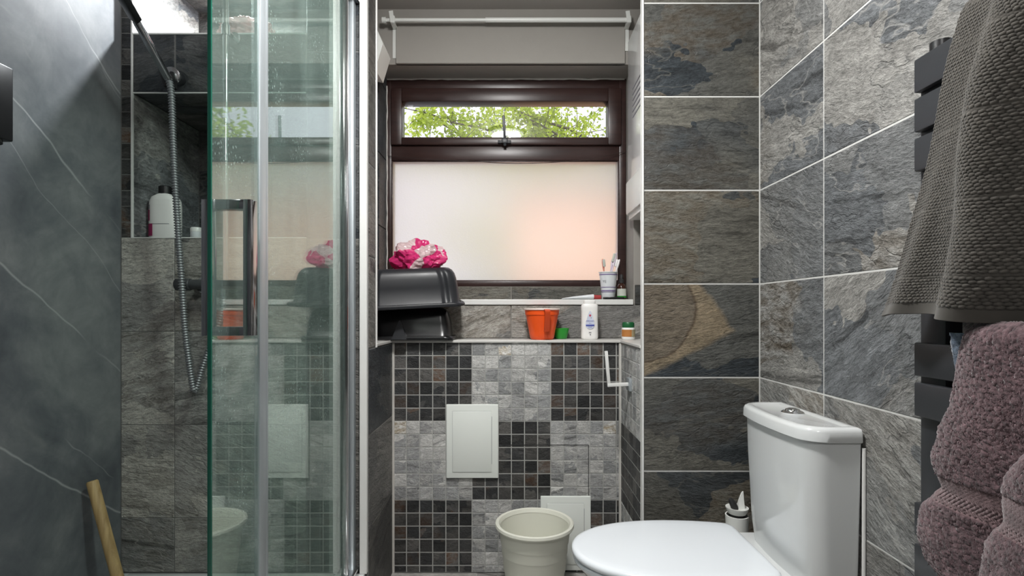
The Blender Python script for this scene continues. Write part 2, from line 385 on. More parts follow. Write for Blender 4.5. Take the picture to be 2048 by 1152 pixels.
def clear_glass():
    t = NT('window_glass_clear'); nt = t.t
    geo = t.n('ShaderNodeNewGeometry')
    dot = nt.nodes.new('ShaderNodeVectorMath'); dot.operation = 'DOT_PRODUCT'
    nt.links.new(geo.outputs['Incoming'], dot.inputs[0]); nt.links.new(geo.outputs['Normal'], dot.inputs[1])
    c = t.math('ABSOLUTE', dot.outputs['Value'])
    fr = t.math('MULTIPLY_ADD', t.math('POWER', t.math('SUBTRACT', 1.0, c), 5.0), 0.9, 0.04)
    tr = t.n('ShaderNodeBsdfTransparent'); tr.inputs[0].default_value = (0.97, 0.98, 0.97, 1)
    gl = t.n('ShaderNodeBsdfGlossy'); gl.inputs['Roughness'].default_value = 0.0
    m = t.n('ShaderNodeMixShader', i_0=fr, i_1=tr.outputs[0], i_2=gl.outputs[0])
    nt.links.new(m.outputs[0], t.out.inputs[0]); return t.m
M['clear_glass'] = clear_glass()

def frosted():
    t = NT('window_glass_frosted'); nt = t.t
    tc = t.n('ShaderNodeTexCoord').outputs['Object']
    b = t.n('ShaderNodeBump'); b.inputs['Strength'].default_value = 0.55; b.inputs['Distance'].default_value = 0.002
    nt.links.new(t.noise(tc, 170, 3, 0.6), b.inputs['Height'])
    rf = t.n('ShaderNodeBsdfRefraction'); rf.inputs['Roughness'].default_value = 0.55; rf.inputs['IOR'].default_value = 1.2
    rf.inputs[0].default_value = (0.98, 0.98, 0.98, 1); nt.links.new(b.outputs[0], rf.inputs['Normal'])
    tl = t.n('ShaderNodeBsdfTranslucent'); tl.inputs[0].default_value = (0.98, 0.98, 0.98, 1)
    m = t.n('ShaderNodeMixShader', i_0=0.36, i_1=rf.outputs[0], i_2=tl.outputs[0])
    gl = t.n('ShaderNodeBsdfGlossy'); gl.inputs['Roughness'].default_value = 0.5
    m2 = t.n('ShaderNodeMixShader', i_0=0.02, i_1=m.outputs[0], i_2=gl.outputs[0])
    nt.links.new(m2.outputs[0], t.out.inputs[0]); return t.m
M['frosted'] = frosted()

def emit(name, col, s):
    t = NT(name); e = t.n('ShaderNodeEmission'); e.inputs[0].default_value = col; e.inputs[1].default_value = s
    t.t.links.new(e.outputs[0], t.out.inputs[0]); return t.m
M['lamp_glow'] = emit('lamp_glow', (0.95, 0.98, 1, 1), 6.0)

# ------------------------------------------------------------------ main dimensions
XR, XL = 0.783, -1.250           # side walls
YP = 1.685                       # pier front and shower back wall
YM = 2.020                       # boxed-in mosaic face under the ledge
YW = 2.157                       # window wall
YG = 2.292                       # window frame
ZC = 2.225
XSL, XSR = -0.461, 0.409         # sides of the recess
ZL = 0.886                       # ledge top
ZS = 1.044                       # sill top
WX0, WX1, WZ1 = -0.5557, 0.4887, 2.0

# ------------------------------------------------------------------ structure
def struct(name, mb, mat, label, cat='wall', smooth=0):
    o = mb.build(name, mat, None, smooth); return tag(o, label, cat, kind='structure')

floor = struct('floor', MB().box(XL-0.1, XR+0.1, -1.1, 2.3, -0.1, -0.004), M['grout_grey'], 'pale stone tiled bathroom floor', 'floor')
ceiling = struct('ceiling', MB().box(XL-0.1, XR+0.1, -1.1, 2.4, ZC, ZC+0.15), M['ceiling_paint'], 'plain off-white plaster ceiling', 'ceiling')
wall_right = struct('wall_right', MB().box(XR+0.0012, XR+0.103, -1.1, 2.4, -0.1, ZC), M['grout_white'], 'right wall of large grey slate tiles with pale grout behind the toilet')
wall_left = struct('wall_left', MB().box(XL-0.1, XL, -1.1, 2.4, -0.1, ZC), M['slab'], 'smooth charcoal slab wall with white veins on the left of the shower')
wall_front = struct('wall_front', MB().box(XL-0.1, -0.35, -1.1, -1.0, -0.1, ZC).box(0.45, XR+0.1, -1.1, -1.0, -0.1, ZC).box(-0.35, 0.45, -1.1, -1.0, 2.0, ZC), M['slab'], 'charcoal slab wall with the doorway behind the viewer')
d1 = struct('door_1', MB().box(-0.345, 0.445, -1.06, -1.02, 0.0, 1.995, 0.003), M['door_paint'], 'plain painted bathroom door behind the viewer', 'door')
hb = MB().tube([(-0.27, -1.02, 1.0), (-0.27, -0.975, 1.0), (-0.17, -0.97, 1.0)], 0.009); hb.build('door_handle', M['chrome'], d1)

# window wall: plaster above, tiles low down
mb = MB()
mb.box(XL, WX0, YW, YG+0.15, -0.1, ZC).box(WX1, XR+0.003, YW, YG+0.15, -0.1, ZC)
mb.box(WX0, WX1, YW, YG+0.15, WZ1, ZC).box(WX0, WX1, YW+0.001, YG+0.15, -0.1, ZS-0.012)
mb.box(WX0, WX1, YG-0.004, YG+0.15, ZS-0.012, 1.103)
# plaster board over the lintel
bx0, bx1 = P(793, 0, YW).x, P(1249, 0, YW).x
mb.box(bx0, bx1, YW-0.012, YW+0.01, WZ1, P(0, 47, YW).z, 0.002)
wall_back = struct('wall_back', mb, M['plaster'], 'off-white plastered wall around and above the brown window')

# shower back wall with two stacked niches
NX0, NX1, NYB = -1.211, -0.660, 2.041
ZB0, ZB1, ZN0, ZN1 = 1.691, 1.877, 1.230, 2.146
YS = YP+0.0012
mb = MB()
mb.box(XL, NX0-0.003, YS, NYB+0.05, 0, ZC)
mb.box(NX0-0.003, NX1+0.003, NYB+0.003, NYB+0.05, 0, ZC)
mb.box(NX0-0.003, NX1+0.003, YS, NYB+0.003, 0, ZN0-0.003)
mb.box(NX0-0.003, NX1+0.003, YS, NYB+0.003, ZB0+0.003, ZB1-0.003)
mb.box(NX0-0.003, NX1+0.003, YS, NYB+0.003, ZN1+0.003, ZC)
mb.box(NX1+0.003, NX1+0.020, YS, NYB+0.05, 0, ZC)
mb.box(NX1+0.020, XSL-0.0012, YS, 1.776, 0, ZC)
mb.box(NX1+0.020, XSL-0.0012, 1.776, YW, 0, ZL-0.012)
wall_shower = struct('wall_shower', mb, M['grout_dark'], 'dark tiled back wall of the shower with two stacked niches')

# pier right of the window
mb = MB().box(XSR+0.0012, XR+0.001, YS, 1.702, 0, ZC).box(XSR+0.0012, XR+0.001, 1.702, YW, 0, ZL-0.012)
wall_pier = struct('wall_pier', mb, M['grout_white'], 'narrow pier of shade-darkened slate tiles between the window recess and right wall')
# boxed-in panel under ledge
wall_recess = struct('wall_recess', MB().box(XSL-0.001, XSR+0.001, YM+0.0012, YW, 0, ZL-0.012), M['grout_grey'], 'boxed-in panel of small dark and pale mosaic squares below the ledge')

# ---- tiles
tile_cache = {}
def tile_mesh(wd, ht, mat, th=0.008, ch=0.0012):
    key = (round(wd, 4), round(ht, 4), mat.name)
    if key in tile_cache: return tile_cache[key]
    a, b = wd/2, ht/2
    v = []
    for (dx, dz, y) in ((0, 0, th), (0, 0, ch), (ch, ch, 0)):
        v += [(-a+dx, y, -b+dz), (a-dx, y, -b+dz), (a-dx, y, b-dz), (-a+dx, y, b-dz)]
    f = [(8, 9, 10, 11)]
    for L in (0, 4):
        for i in range(4):
            j = (i+1) % 4; f.append((L+i, L+j, L+4+j, L+4+i))
    me = bpy.data.meshes.new('tile'); me.from_pydata(v, [], f); me.materials.append(mat)
    tile_cache[key] = me; return me
def tile(parent, me, loc, rz=0, rx=0, color=(0, 1, 0), name='tile'):
    o = bpy.data.objects.new(name, me); C.objects.link(o); o.parent = parent
    o.location = loc; o.rotation_euler = (rx, 0, rz); o.color = (color[0], color[1], color[2], 1)
    return o
def rv(r=0.0, lo=0.85, hi=1.15): return (r, random.uniform(lo, hi), random.random())

GAP = 0.004
def facing_back(parent, x0, x1, z0, z1, y, mat, color=None, gap=GAP, name='tile'):
    return tile(parent, tile_mesh(x1-x0-gap, z1-z0-gap, mat), ((x0+x1)/2, y, (z0+z1)/2), 0, 0, color or rv(), name)
def facing_left(parent, y0, y1, z0, z1, x, mat, color=None, gap=GAP, name='tile'):     # wall on the right, faces -X
    return tile(parent, tile_mesh(y1-y0-gap, z1-z0-gap, mat), (x, (y0+y1)/2, (z0+z1)/2), -PI/2, 0, color or rv(), name)
def facing_right(parent, y0, y1, z0, z1, x, mat, color=None, gap=GAP, name='tile'):
    return tile(parent, tile_mesh(y1-y0-gap, z1-z0-gap, mat), (x, (y0+y1)/2, (z0+z1)/2), PI/2, 0, color or rv(), name)
def facing_down(parent, x0, x1, y0, y1, z, mat, color=None, gap=GAP, name='tile'):
    return tile(parent, tile_mesh(x1-x0-gap, y1-y0-gap, mat), ((x0+x1)/2, (y0+y1)/2, z), 0, PI/2, color or rv(), name)
def facing_up(parent, x0, x1, y0, y1, z, mat, color=None, gap=GAP, name='tile'):
    return tile(parent, tile_mesh(x1-x0-gap, y1-y0-gap, mat), ((x0+x1)/2, (y0+y1)/2, z), 0, -PI/2, color or rv(), name)

PITCH = 0.2977
rows = [1.9755-PITCH*k for k in range(8)]
# pier: one cut tile a row
rowsP = [(ZC, rows[0])]+[(rows[k], rows[k+1]) for k in range(6)]+[(rows[6], 0.0)]
rustP = [0.3, 0.35, 0.2, 0.35, 0.6, 0.15, 0.35, 0.2]
shift = [0.13, 0.42, 0.77, 0.42, 0.05, 0.58, 0.31, 0.9]
for k, (a, b) in enumerate(rowsP):
    facing_back(wall_pier, XSR+0.004, XR, b, a, YP, M['slate_feature' if k == 4 else 'slate_pier_shaded'], (0.0 if k == 4 else rustP[k], random.uniform(0.95, 1.1), shift[k]), 0.0045)
# right wall
cols = [YP, 1.339, 0.739, 0.139, -0.461, -1.0]
rustR = {(4, 0): 0.45, (5, 1): 0.1, (3, 1): 0.3, (4, 1): 0.1, (5, 0): 0.4, (2, 0): 0.2}
for k, (a, b) in enumerate(rowsP):
    for c in range(5):
        facing_left(wall_right, cols[c+1], cols[c], b, a, XR, M['slate_grey'], rv(rustR.get((k, c), 0.05), 0.76, 0.96), 0.0042)
# mosaic on the boxed-in panel
hx = (P(893, 0, YM).x, P(997, 0, YM).x); hz = (P(0, 955, YM).z, P(0, 808, YM).z)
h2x = (P(1081, 0, YM).x, P(1181, 0, YM).x); h2z = (0.012, P(0, 991, YM).z)
def mosaic_color(light, r):
    if light: return (0.7 if r < 0.012 else 0.0, random.uniform(0.80, 1.15), random.random())
    return (0.85 if r < 0.10 else (0.4 if r < 0.25 else 0.0), random.uniform(0.6, 1.45), random.random())
mp = 0.05
for i in range(18):
    for j in range(18):
        x0 = XSL+0.003+i*mp; x1 = min(x0+mp, XSR-0.001); z1 = ZL-0.009-j*mp; z0 = max(z1-mp, 0.0)
        if x1-x0 < 0.01 or z1-z0 < 0.01: continue
        if x0 > hx[0] and x1 < hx[1] and z0 > hz[0] and z1 < hz[1]: continue
        if x0 > h2x[0] and x1 < h2x[1] and z0 > h2z[0] and z1 < h2z[1]: continue
        light = ((i//6)+(j//6)) % 2 == 1
        facing_back(wall_recess, x0, x1, z0, z1, YM, M['mosaic_light' if light else 'mosaic_dark'], mosaic_color(light, random.random()), 0.0036 if not light else 0.0028, 'mosaic_tile')
for i in range(7):
    for j in range(18):
        y1 = YM-0.002-i*mp; y0 = max(y1-mp, YP+0.012); z1 = ZL-0.012-j*mp; z0 = max(z1-mp, 0.0)
        if y1-y0 < 0.008 or z1-z0 < 0.01: continue
        light = ((j//6)) % 2 == 0
        facing_left(wall_pier, y0, y1, z0, z1, XSR, M['mosaic_light' if light else 'mosaic_dark'], mosaic_color(light, 0.5), 0.003, 'mosaic_tile')
# left return of the recess
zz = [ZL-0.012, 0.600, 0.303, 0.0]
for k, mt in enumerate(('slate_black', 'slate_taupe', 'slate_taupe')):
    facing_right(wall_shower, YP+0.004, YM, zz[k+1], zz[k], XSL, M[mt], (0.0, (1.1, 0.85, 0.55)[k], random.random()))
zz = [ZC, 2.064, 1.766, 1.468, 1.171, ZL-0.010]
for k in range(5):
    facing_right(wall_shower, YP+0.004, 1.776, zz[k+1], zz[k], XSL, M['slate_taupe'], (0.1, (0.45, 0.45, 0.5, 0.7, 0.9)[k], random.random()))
# shower back wall face
zm = ZN0
while zm < ZC-0.01:
    z1 = min(zm+0.05, ZC)
    facing_back(wall_shower, XL+0.002, NX0-0.004, zm, z1, YP, M['mosaic_dark'], (random.choice((0, 0, 0.3, 0.7)), random.uniform(0.6, 1.6), random.random()), 0.003, 'mosaic_tile')
    zm += 0.05
zr = [ZN0, 0.931, 0.634, 0.338, 0.165]
xc = [XL+0.002, -1.078, -0.66]
brs = [[2.3, 1.5], [2.2, 2.1], [1.9, 2.1], [1.7, 1.9]]
for k in range(4):
    for c in range(2):
        facing_back(wall_shower, xc[c], xc[c+1], zr[k+1], zr[k], YP, M['slate_taupe'], (0.1, brs[k][c], random.random()), 0.002)
zr = [ZC, 2.118, 1.821, 1.522, 1.225, 0.931, 0.634, 0.338, 0.165]
for k in range(8):
    facing_back(wall_shower, NX1+0.002, XSL-0.004, zr[k+1], zr[k], YP, M['slate_black' if k < 4 else 'slate_taupe'], (0.0, random.uniform(0.9, 1.2) if k < 4 else 0.7, random.random()), 0.0035)
facing_back(wall_shower, NX0, -1.076, ZB0, ZB1, YP, M['slate_black'], (0, 1.0, 0.3), 0.0045)
facing_back(wall_shower, -1.076, NX1, ZB0, ZB1, YP, M['slate_black'], (0, 1.35, 0.6), 0.0045)
facing_back(wall_shower, NX0, NX1, ZN1, ZC, YP, M['slate_black'], (0, 1.2, 0.6), 0.004)
# niche linings
for (z0, z1, nm) in ((ZN0, ZB0, 'low'), (ZB1, ZN1, 'high')):
    facing_right(wall_shower, YP+0.004, NYB, z0, z1, NX0, M['slate_grey'], (0, 1.15, 0.3), 0.003)
    facing_left(wall_shower, YP+0.004, NYB, z0, z1, NX1, M['slate_grey'], (0, 0.7, 0.5), 0.003)
    for (a, b) in ((NX0, -0.93), (-0.93, NX1)):
        facing_back(wall_shower, a, b, z0, z1, NYB, M['slate_grey' if nm == 'low' else 'slate_taupe'], (0, 0.45, random.random()), 0.003)
    facing_up(wall_shower, NX0, NX1, YP+0.004, NYB, z0, M['slate_grey'], (0, 0.8, 0.2), 0.003)
    facing_down(wall_shower, NX0, NX1, YP+0.004, NYB, z1, M['slate_grey'], (0, 0.6, 0.8), 0.003)
# window wall low tiles
for (a, b, mt, br) in ((-0.64, -0.612, 'slate_grey', 1), (-0.612, -0.010, 'slate_grey', 0.85), (-0.010, 0.592, 'slate_grey', 0.85), (0.592, XR, 'slate_grey', 0.8)):
    facing_back(wall_back, a, b, ZL, ZS-0.022, YW-0.008, M['slate_taupe'], (0.25, br*1.7, random.random()), 0.004)
facing_back(wall_back, WX1+0.003, 0.76, ZS-0.022, 1.105, YW-0.008, M['slate_pier_shaded'], (0.1, 1, 0.3), 0.004)
facing_back(wall_back, -0.64, WX0-0.003, ZS-0.022, 1.105, YW-0.008, M['slate_pier_shaded'], (0.1, 1, 0.3), 0.004)
for (a, b) in ((WX0, -0.010), (-0.010, WX1)):
    facing_back(wall_back, a, b, ZS, 1.104, YG-0.012, M['slate_pier_shaded'], (0.2, 0.95, random.random()), 0.004)
for k in range(4):
    facing_right(wall_back, YW, YG, 1.05+0.2977*k, min(1.05+0.2977*(k+1), WZ1), WX0+0.008, M['slate_black'], (0.0, 1.1, random.random()), 0.004)
# floor
xs = [-0.47, -0.14, 0.16, 0.46, XR]; ys = [2.02, 1.72, 1.12, 0.52, -0.08, -0.68, -1.0]
for i in range(4):
    for j in range(6):
        facing_up(floor, xs[i], xs[i+1], ys[j+1], ys[j], 0.0, M['floor_tile'], rv(0.05, 0.9, 1.1), 0.004)
for j in range(3, 6):
    for (a, b) in ((XL, -0.86), (-0.86, -0.47)):
        facing_up(floor, a, b, ys[j+1], ys[j], 0.0, M['floor_tile'], rv(0.05, 0.9, 1.1), 0.004)

# sill and ledge
sill = struct('trim_1', MB().box(WX0+0.001, WX1-0.004, YW-0.014, YG-0.006, P(0, 609.5, YW).z, ZS, 0.002), M['trim_white'], 'narrow white window sill edge carrying the toothbrush cup', 'sill')
mb = MB().box(XSL-0.001, XSR+0.001, YM-0.008, YW-0.001, ZL-0.010, ZL, 0.002)
mb.box(NX1+0.021, XSL+0.001, 1.778, YW-0.001, ZL-0.010, ZL, 0.002).box(XSR-0.004, XR, 1.703, YW-0.001, ZL-0.010, ZL, 0.002)
ledge = struct('trim_2', mb, plain('ledge_stone', (0.66, 0.65, 0.62, 1), 0.3, vary=0.35), 'white marble-look ledge under the window that carries the tubs and mug', 'ledge')
# tile edge trims
def trimbox(n, label, *b, bev=0.001): return struct('trim_%d' % n, MB().box(*b, bev), M['trim_white'], label, 'tile trim')
trimbox(3, 'white vertical tile edge trim on the left corner of the dark pier', XSR-0.001, XSR+0.005, YP-0.003, YP+0.020, 0.0, ZC)
trimbox(4, 'broad white vertical strip at the outer end of the shower wall', -0.4865, -0.4635, YP-0.012, YP+0.004, 0.165, ZC, bev=0.002)
trimbox(5, 'thin white edge trim behind the tiled shower wall end, beside the tubs', XSL-0.004, XSL+0.004, 1.774, 1.782, ZL-0.012, ZC)
trimbox(6, 'pale vertical edge trim on the left side of the shower niches', NX0-0.005, NX0+0.001, YP-0.002, YP+0.005, ZN0-0.003, ZC)
trimbox(7, 'thin pale trim along the top of the tiled block between the niches', NX0, NX1, YP-0.002, YP+0.005, ZB1-0.002, ZB1+0.003)
trimbox(8, 'thin pale trim along the underside of the tiled block between the niches', NX0, NX1, YP-0.002, YP+0.005, ZB0-0.003, ZB0+0.001)
trimbox(9, 'thin pale trim along the bottom edge of the lower shower niche', NX0, NX1, YP-0.002, YP+0.005, ZN0-0.003, ZN0+0.001)
tag(MB().tube([(XSL+0.002, YM-0.001, 0.0), (XSL+0.002, YM-0.001, ZL-0.012)], 0.006, 8).build('trim_10', M['caulk'], None), 'grey sealant line in the left corner of the mosaic recess', 'sealant', kind='structure')
tag(MB().tube([(XSR-0.001, YM-0.001, 0.0), (XSR-0.001, YM-0.001, ZL-0.012)], 0.007, 8).build('trim_11', M['caulk'], None), 'ragged grey sealant line in the right corner of the mosaic recess', 'sealant', kind='structure')

# ------------------------------------------------------------------ window
fy0, fy1 = YG-0.002, YG+0.07
def wx(x): return P(x, 0, YG).x
def wz(y): return P(0, y, YG).z
win = tag(bpy.data.objects.new('window_1', None), 'dark brown framed window with clear top vent and frosted lower pane', 'window', kind='structure'); C.objects.link(win); win.location = ((WX0+WX1)/2, YG, 1.1)
def ring(x0, x1, z0, z1, l, r, b, t, y0, y1, bev=0.003):
    m = MB(); m.box(x0, x0+l, y0, y1, z0, z1, bev).box(x1-r, x1, y0, y1, z0, z1, bev)
    m.box(x0+l-0.002, x1-r+0.002, y0+0.0005, y1, z0, z0+b, bev).box(x0+l-0.002, x1-r+0.002, y0+0.0005, y1, z1-t, z1, bev); return m
fx0, fx1, fz0, fz1 = WX0+0.002, WX1-0.002, wz(574), wz(157)
ring(fx0, fx1, fz0, fz1, wx(783)-fx0, fx1-wx(1238), wz(562)-fz0, fz1-wz(180), fy0, fy1, 0.004).build('window_frame', M['frame_brown'], win)
MB().box(wx(783), wx(1238), fy0+0.001, fy1, wz(321), wz(291), 0.004).build('transom', M['frame_brown'], win)
sash = ring(wx(783), wx(1242), wz(292), wz(178), wx(805)-wx(783), wx(1242)-wx(1215), wz(276)-wz(292), wz(178)-wz(206), fy0-0.014, fy1-0.02, 0.006).build('sash', M['frame_brown'], win)
ring(wx(801), wx(1219), wz(279), wz(203), 0.007, 0.007, 0.005, 0.005, fy0-0.004, fy0+0.008, 0.001).build('glazing_gasket', M['rubber'], sash)
MB().box(wx(804), wx(1216), fy0+0.008, fy0+0.012, wz(277), wz(205)).build('pane', M['clear_glass'], sash, 0)
MB().box(wx(781), wx(1240), fy0+0.014, fy0+0.018, wz(564), wz(319)).build('pane', M['frosted'], win, 0)
ring(wx(783), wx(1238), wz(562), wz(321), 0.004, 0.004, 0.004, 0.004, fy0+0.006, fy0+0.014, 0.001).build('glazing_bead', M['frame_brown'], win)
# stay handle
a = P(1009, 285, YG-0.02); b = P(1007, 232, YG-0.035)
hd = MB().bar(P(1010, 292, YG-0.025), P(1007, 231, YG-0.045), 0.012, 0.008, (0, 1, 0), 0.002).build('window_handle', M['black_metal'], win)
MB().box(a.x-0.028, a.x+0.028, YG-0.026, YG-0.014, wz(290), wz(284), 0.002).box(a.x-0.012, a.x+0.014, YG-0.034, YG-0.016, wz(291), wz(281), 0.003).build('handle_base', M['black_metal'], hd)
# ragged caulk round the frame
cp = []
for i in range(40):
    x = WX0+0.01+(WX1-WX0-0.02)*i/39; cp.append((x, YG-0.006, WZ1-0.002+0.004*noise.noise((x*14, 0, 3))))
MB().tube(cp, [0.004+0.0025*noise.noise((p[0]*30, 1, 1)) for p in cp], 8).build('caulk_bead', M['caulk'], win)
cp = [(WX0+0.010+0.003*noise.noise((0, 0, z*18.0)), YG-0.006, z) for z in [1.11+0.022*i for i in range(40)]]
MB().tube(cp, [0.003+0.002*noise.noise((2, p[2]*40, 1)) for p in cp], 8).build('caulk_bead', M['caulk'], win)
# thin loose cable below the transom
cp = catmull([P(776, 312, YG-0.01), P(850, 318, YG-0.03), P(940, 322, YG-0.03), P(1020, 327, YG-0.03), P(1100, 325, YG-0.03), P(1180, 318, YG-0.03), P(1252, 303, YG-0.01)], 8)
tag(MB().tube(cp, 0.0013, 6).build('loose_cable', M['cable'], None), 'thin dark loose cable sagging across the window transom', 'cable')

# ------------------------------------------------------------------ outside: peach wall, tree
def brick_wall_mat():
    t = NT('render_peach'); tc = t.n('ShaderNodeTexCoord').outputs['Object']
    n = t.noise(tc, 1.2, 4)
    t.set(Base_Color=t.ramp(n, [(0.3, (0.86, 0.53, 0.31, 1)), (0.7, (0.92, 0.60, 0.39, 1))]), Roughness=0.9); return t.m
M['peach'] = brick_wall_mat()
hs = empty('neighbour_house', (3.0, 4.6, -3.0), 'peach coloured house wall blurred behind the frosted pane', 'house')
MB().box(0.02, 6.0, 4.2, 4.9, -3.0, 1.85).build('wall', M['peach'], hs, 0)
MB().box(-0.02, 6.1, 4.15, 4.95, 1.85, 1.91, 0.01).build('coping', M['peach'], hs)
ground_mat = plain('garden_paving', (0.34, 0.33, 0.35, 1), 0.9, vary=0.5, bumpscale=8, bumpstr=0.4)
tag(MB().box(-25, 25, 2.6, 40, -3.2, -3.0).build('garden_ground', ground_mat, None, 0), 'grey paved yard outside the window', 'ground', kind='structure')
def leaf_mat():
    t = NT('leaves'); oi = t.n('ShaderNodeTexCoord').outputs['Object']
    n = t.noise(oi, 1.1, 3); n2 = t.noise(oi, 9.0, 2)
    c = t.ramp(t.math('ADD', t.math('MULTIPLY', n, 0.6), t.math('MULTIPLY', n2, 0.4)), [(0.36, srgb(128, 138, 92)), (0.48, srgb(180, 200, 92)), (0.62, srgb(218, 232, 116))])
    df = t.n('ShaderNodeBsdfDiffuse'); t.t.links.new(c, df.inputs[0]); tl = t.n('ShaderNodeBsdfTranslucent'); t.t.links.new(c, tl.inputs[0])
    m = t.n('ShaderNodeMixShader', i_0=0.5, i_1=df.outputs[0], i_2=tl.outputs[0]); t.t.links.new(m.outputs[0], t.out.inputs[0]); return t.m
M['leaf'] = leaf_mat()
M['bark'] = plain('bark', (0.16, 0.14, 0.12, 1), 0.9, vary=0.4)
tree = empty('tree', (2.2, 7.9, -3.0), 'leafy yellow-green tree seen through the clear top pane', 'tree')
R2 = random.Random(11)
wood = MB()
def limb(p, d, L, r, wig=0.12, n=9, k=8):
    pts = [p.copy()]; q = p.copy(); dd = d.normalized()
    for i in range(n):
        dd = (dd+Vector((R2.uniform(-wig, wig), R2.uniform(-wig, wig), R2.uniform(-wig, wig)))).normalized(); q = q+dd*(L/n); pts.append(q.copy())
    wood.tube(pts, [r*(1-0.75*i/n) for i in range(n+1)], k, False); return pts
trunk = limb(Vector((2.2, 7.9, -3.0)), Vector((-0.03, 0, 1)), 6.6, 0.16, 0.05, 12, 12)
mains = []
for k in range(36):
    st = trunk[R2.randint(6, 12)]; a = R2.uniform(0, 2*PI)
    d = Vector((math.cos(a)*1.5-0.38, math.sin(a)*0.55, R2.uniform(-0.15, 0.55)))
    mains.append(limb(st, d, R2.uniform(1.8, 3.6), R2.uniform(0.012, 0.030), 0.16))
lv, lf = [], []
def leaf(p):
    a = Vector((R2.uniform(-1, 1), R2.uniform(-.8, .8), R2.uniform(-1, .6))).normalized(); b = a.cross(Vector((R2.uniform(-.6, .6), R2.uniform(-1.5, 1.5), R2.uniform(-.6, .6)))).normalized()
    l = R2.uniform(.05, .095); wd = l*0.25; q = len(lv); nn = a.cross(b)*0.012
    lv.extend([p, p+a*l*.45+b*wd+nn, p+a*l, p+a*l*.45-b*wd+nn]); lf.extend([(q, q+1, q+2), (q, q+2, q+3)])
for pts in mains:
    for k in range(26):
        st = pts[R2.randint(2, len(pts)-1)]
        d = Vector((R2.uniform(-1, 1), R2.uniform(-.7, .7), R2.uniform(-.8, .8)))
        tw_ = limb(st, d, R2.uniform(.25, .75), 0.007, 0.3, 5, 4)
        for q in tw_[1:]:
            for _ in range(8): leaf(q+Vector((R2.gauss(0, .055), R2.gauss(0, .055), R2.gauss(0, .055))))
wood.build('branches', M['bark'], tree)
me = bpy.data.meshes.new('foliage'); me.from_pydata(lv, [], lf); me.materials.append(M['leaf'])
tag(link('foliage', me, tree), kind='stuff')

# ------------------------------------------------------------------ curtain rod over the window
rz_ = P(0, 40, YW-0.05).z
rod = empty('curtain_rod', (0, YW-0.05, rz_), 'thin white extending rod across the top of the window recess', 'curtain rod')
x0, x1, xm = P(766, 0, YW-0.05).x, P(1262, 0, YW-0.05).x, P(972, 0, YW-0.05).x
MB().tube([(x0, YW-0.05, rz_), (xm, YW-0.05, rz_)], 0.0068, 14).build('rod_inner', M['white_plastic'], rod)
MB().tube([(xm-0.002, YW-0.05, rz_), (x1, YW-0.05, rz_)], 0.0092, 14).build('rod_outer', M['white_plastic'], rod)
MB().tube([(x0-0.003, YW-0.05, rz_), (x0+0.012, YW-0.05, rz_)], 0.011, 14).build('end_cap', M['white_plastic'], rod)
for bxp in (786, 1257):
    bx = P(bxp, 0, YW-0.05).x
    MB().box(bx-0.012, bx+0.012, YW-0.004, YW+0.001, rz_-(0.13 if bxp < 1000 else 0.10), rz_+0.012, 0.001).bar((bx, YW-0.003, rz_-0.012), (bx, YW-0.062, rz_-0.012), 0.018, 0.004).bar((bx, YW-0.060, rz_-0.014), (bx-0.006, YW-0.060, rz_+0.030), 0.016, 0.005, (0, 1, 0)).box(bx-0.009, bx+0.009, YW-0.062, YW-0.040, rz_-0.016, rz_+0.012, 0.003).build('bracket', M['white_plastic'], rod)

# ------------------------------------------------------------------ white wall unit on the right of the window, white box on the left
ux0 = 0.464
wu = empty('wall_unit', (0.56, 2.0, 1.35), 'glossy white wall unit half hidden behind the dark pier, right of window', 'wall unit')
wu_z0, wu_z1 = P(0, 365, YW).z, P(0, 85, YW).z
MB().box(ux0, 0.70, 1.78, YW-0.002, wu_z0, wu_z1, 0.006).build('casing', M['gloss_white'], wu)
MB().box(ux0-0.008, 0.70, 1.78, YW-0.002, P(0, 432, YW).z, wu_z0-0.002, 0.008).build('lower_cover', M['white_plastic'], wu)
MB().box(ux0+0.004, 0.69, 1.80, YW-0.003, P(0, 441, YW).z, P(0, 431, YW).z, 0.003).build('base_plate', M['white_plastic'], wu)
for k in range(6):
    z = 1.86-0.022*k
    MB().bar((ux0-0.0008, 1.84, z), (ux0-0.0008, 2.06, z), 0.0016, 0.006).build('vent_slot', M['print_grey'], wu)
wb = empty('white_box', (-0.62, 2.05, 1.93), 'small white box corner peeking from behind the shower wall, left of window', 'box')
q = [P(754, 62, 1.98), P(766, 87, 1.98), P(757, 128, 1.98)]
m = MB(); cz = q[1].z
m.loft([[(-0.64, y, 1.93), (-0.64, y, 2.16), (q[0].x-0.005, y, 2.06), (q[1].x, y, cz), (q[2].x-0.012, y, 1.90)] for y in (1.98, 2.10)])
m.build('cover', M['white_plastic'], wb, 20)

# ------------------------------------------------------------------ access hatches
def hatch(x0, x1, z0, z1, label):
    h = empty('access_hatch', ((x0+x1)/2, YM, z0), label, 'access panel', 'white access hatches in the mosaic')
    MB().box(x0, x1, YM-0.010, YM-0.0005, z0, z1, 0.003, 3).build('frame', M['hatch_white'], h)
    a, b, c, d = x0+0.024, x1-0.026, z0+0.024, z1-0.026
    dr = MB().box(a, b, YM-0.0125, YM-0.0095, c, d, 0.0012).build('hatch_door', M['hatch_white'], h)
    m = MB(); e = 0.0013
    m.box(b, b+e, YM-0.0106, YM-0.0095, c+0.03, d-0.02)
    m.box(a, b, YM-0.0104, YM-0.0095, c-e*0.5, c); m.box(a, b, YM-0.0104, YM-0.0095, d, d+e*0.5); m.box(a-e*0.5, a, YM-0.0104, YM-0.0095, c, d)
    m.build('door_gap', M['print_grey'], h, 0)
hatch(hx[0], hx[1], hz[0], hz[1], 'white plastic access hatch in the middle of the mosaic')
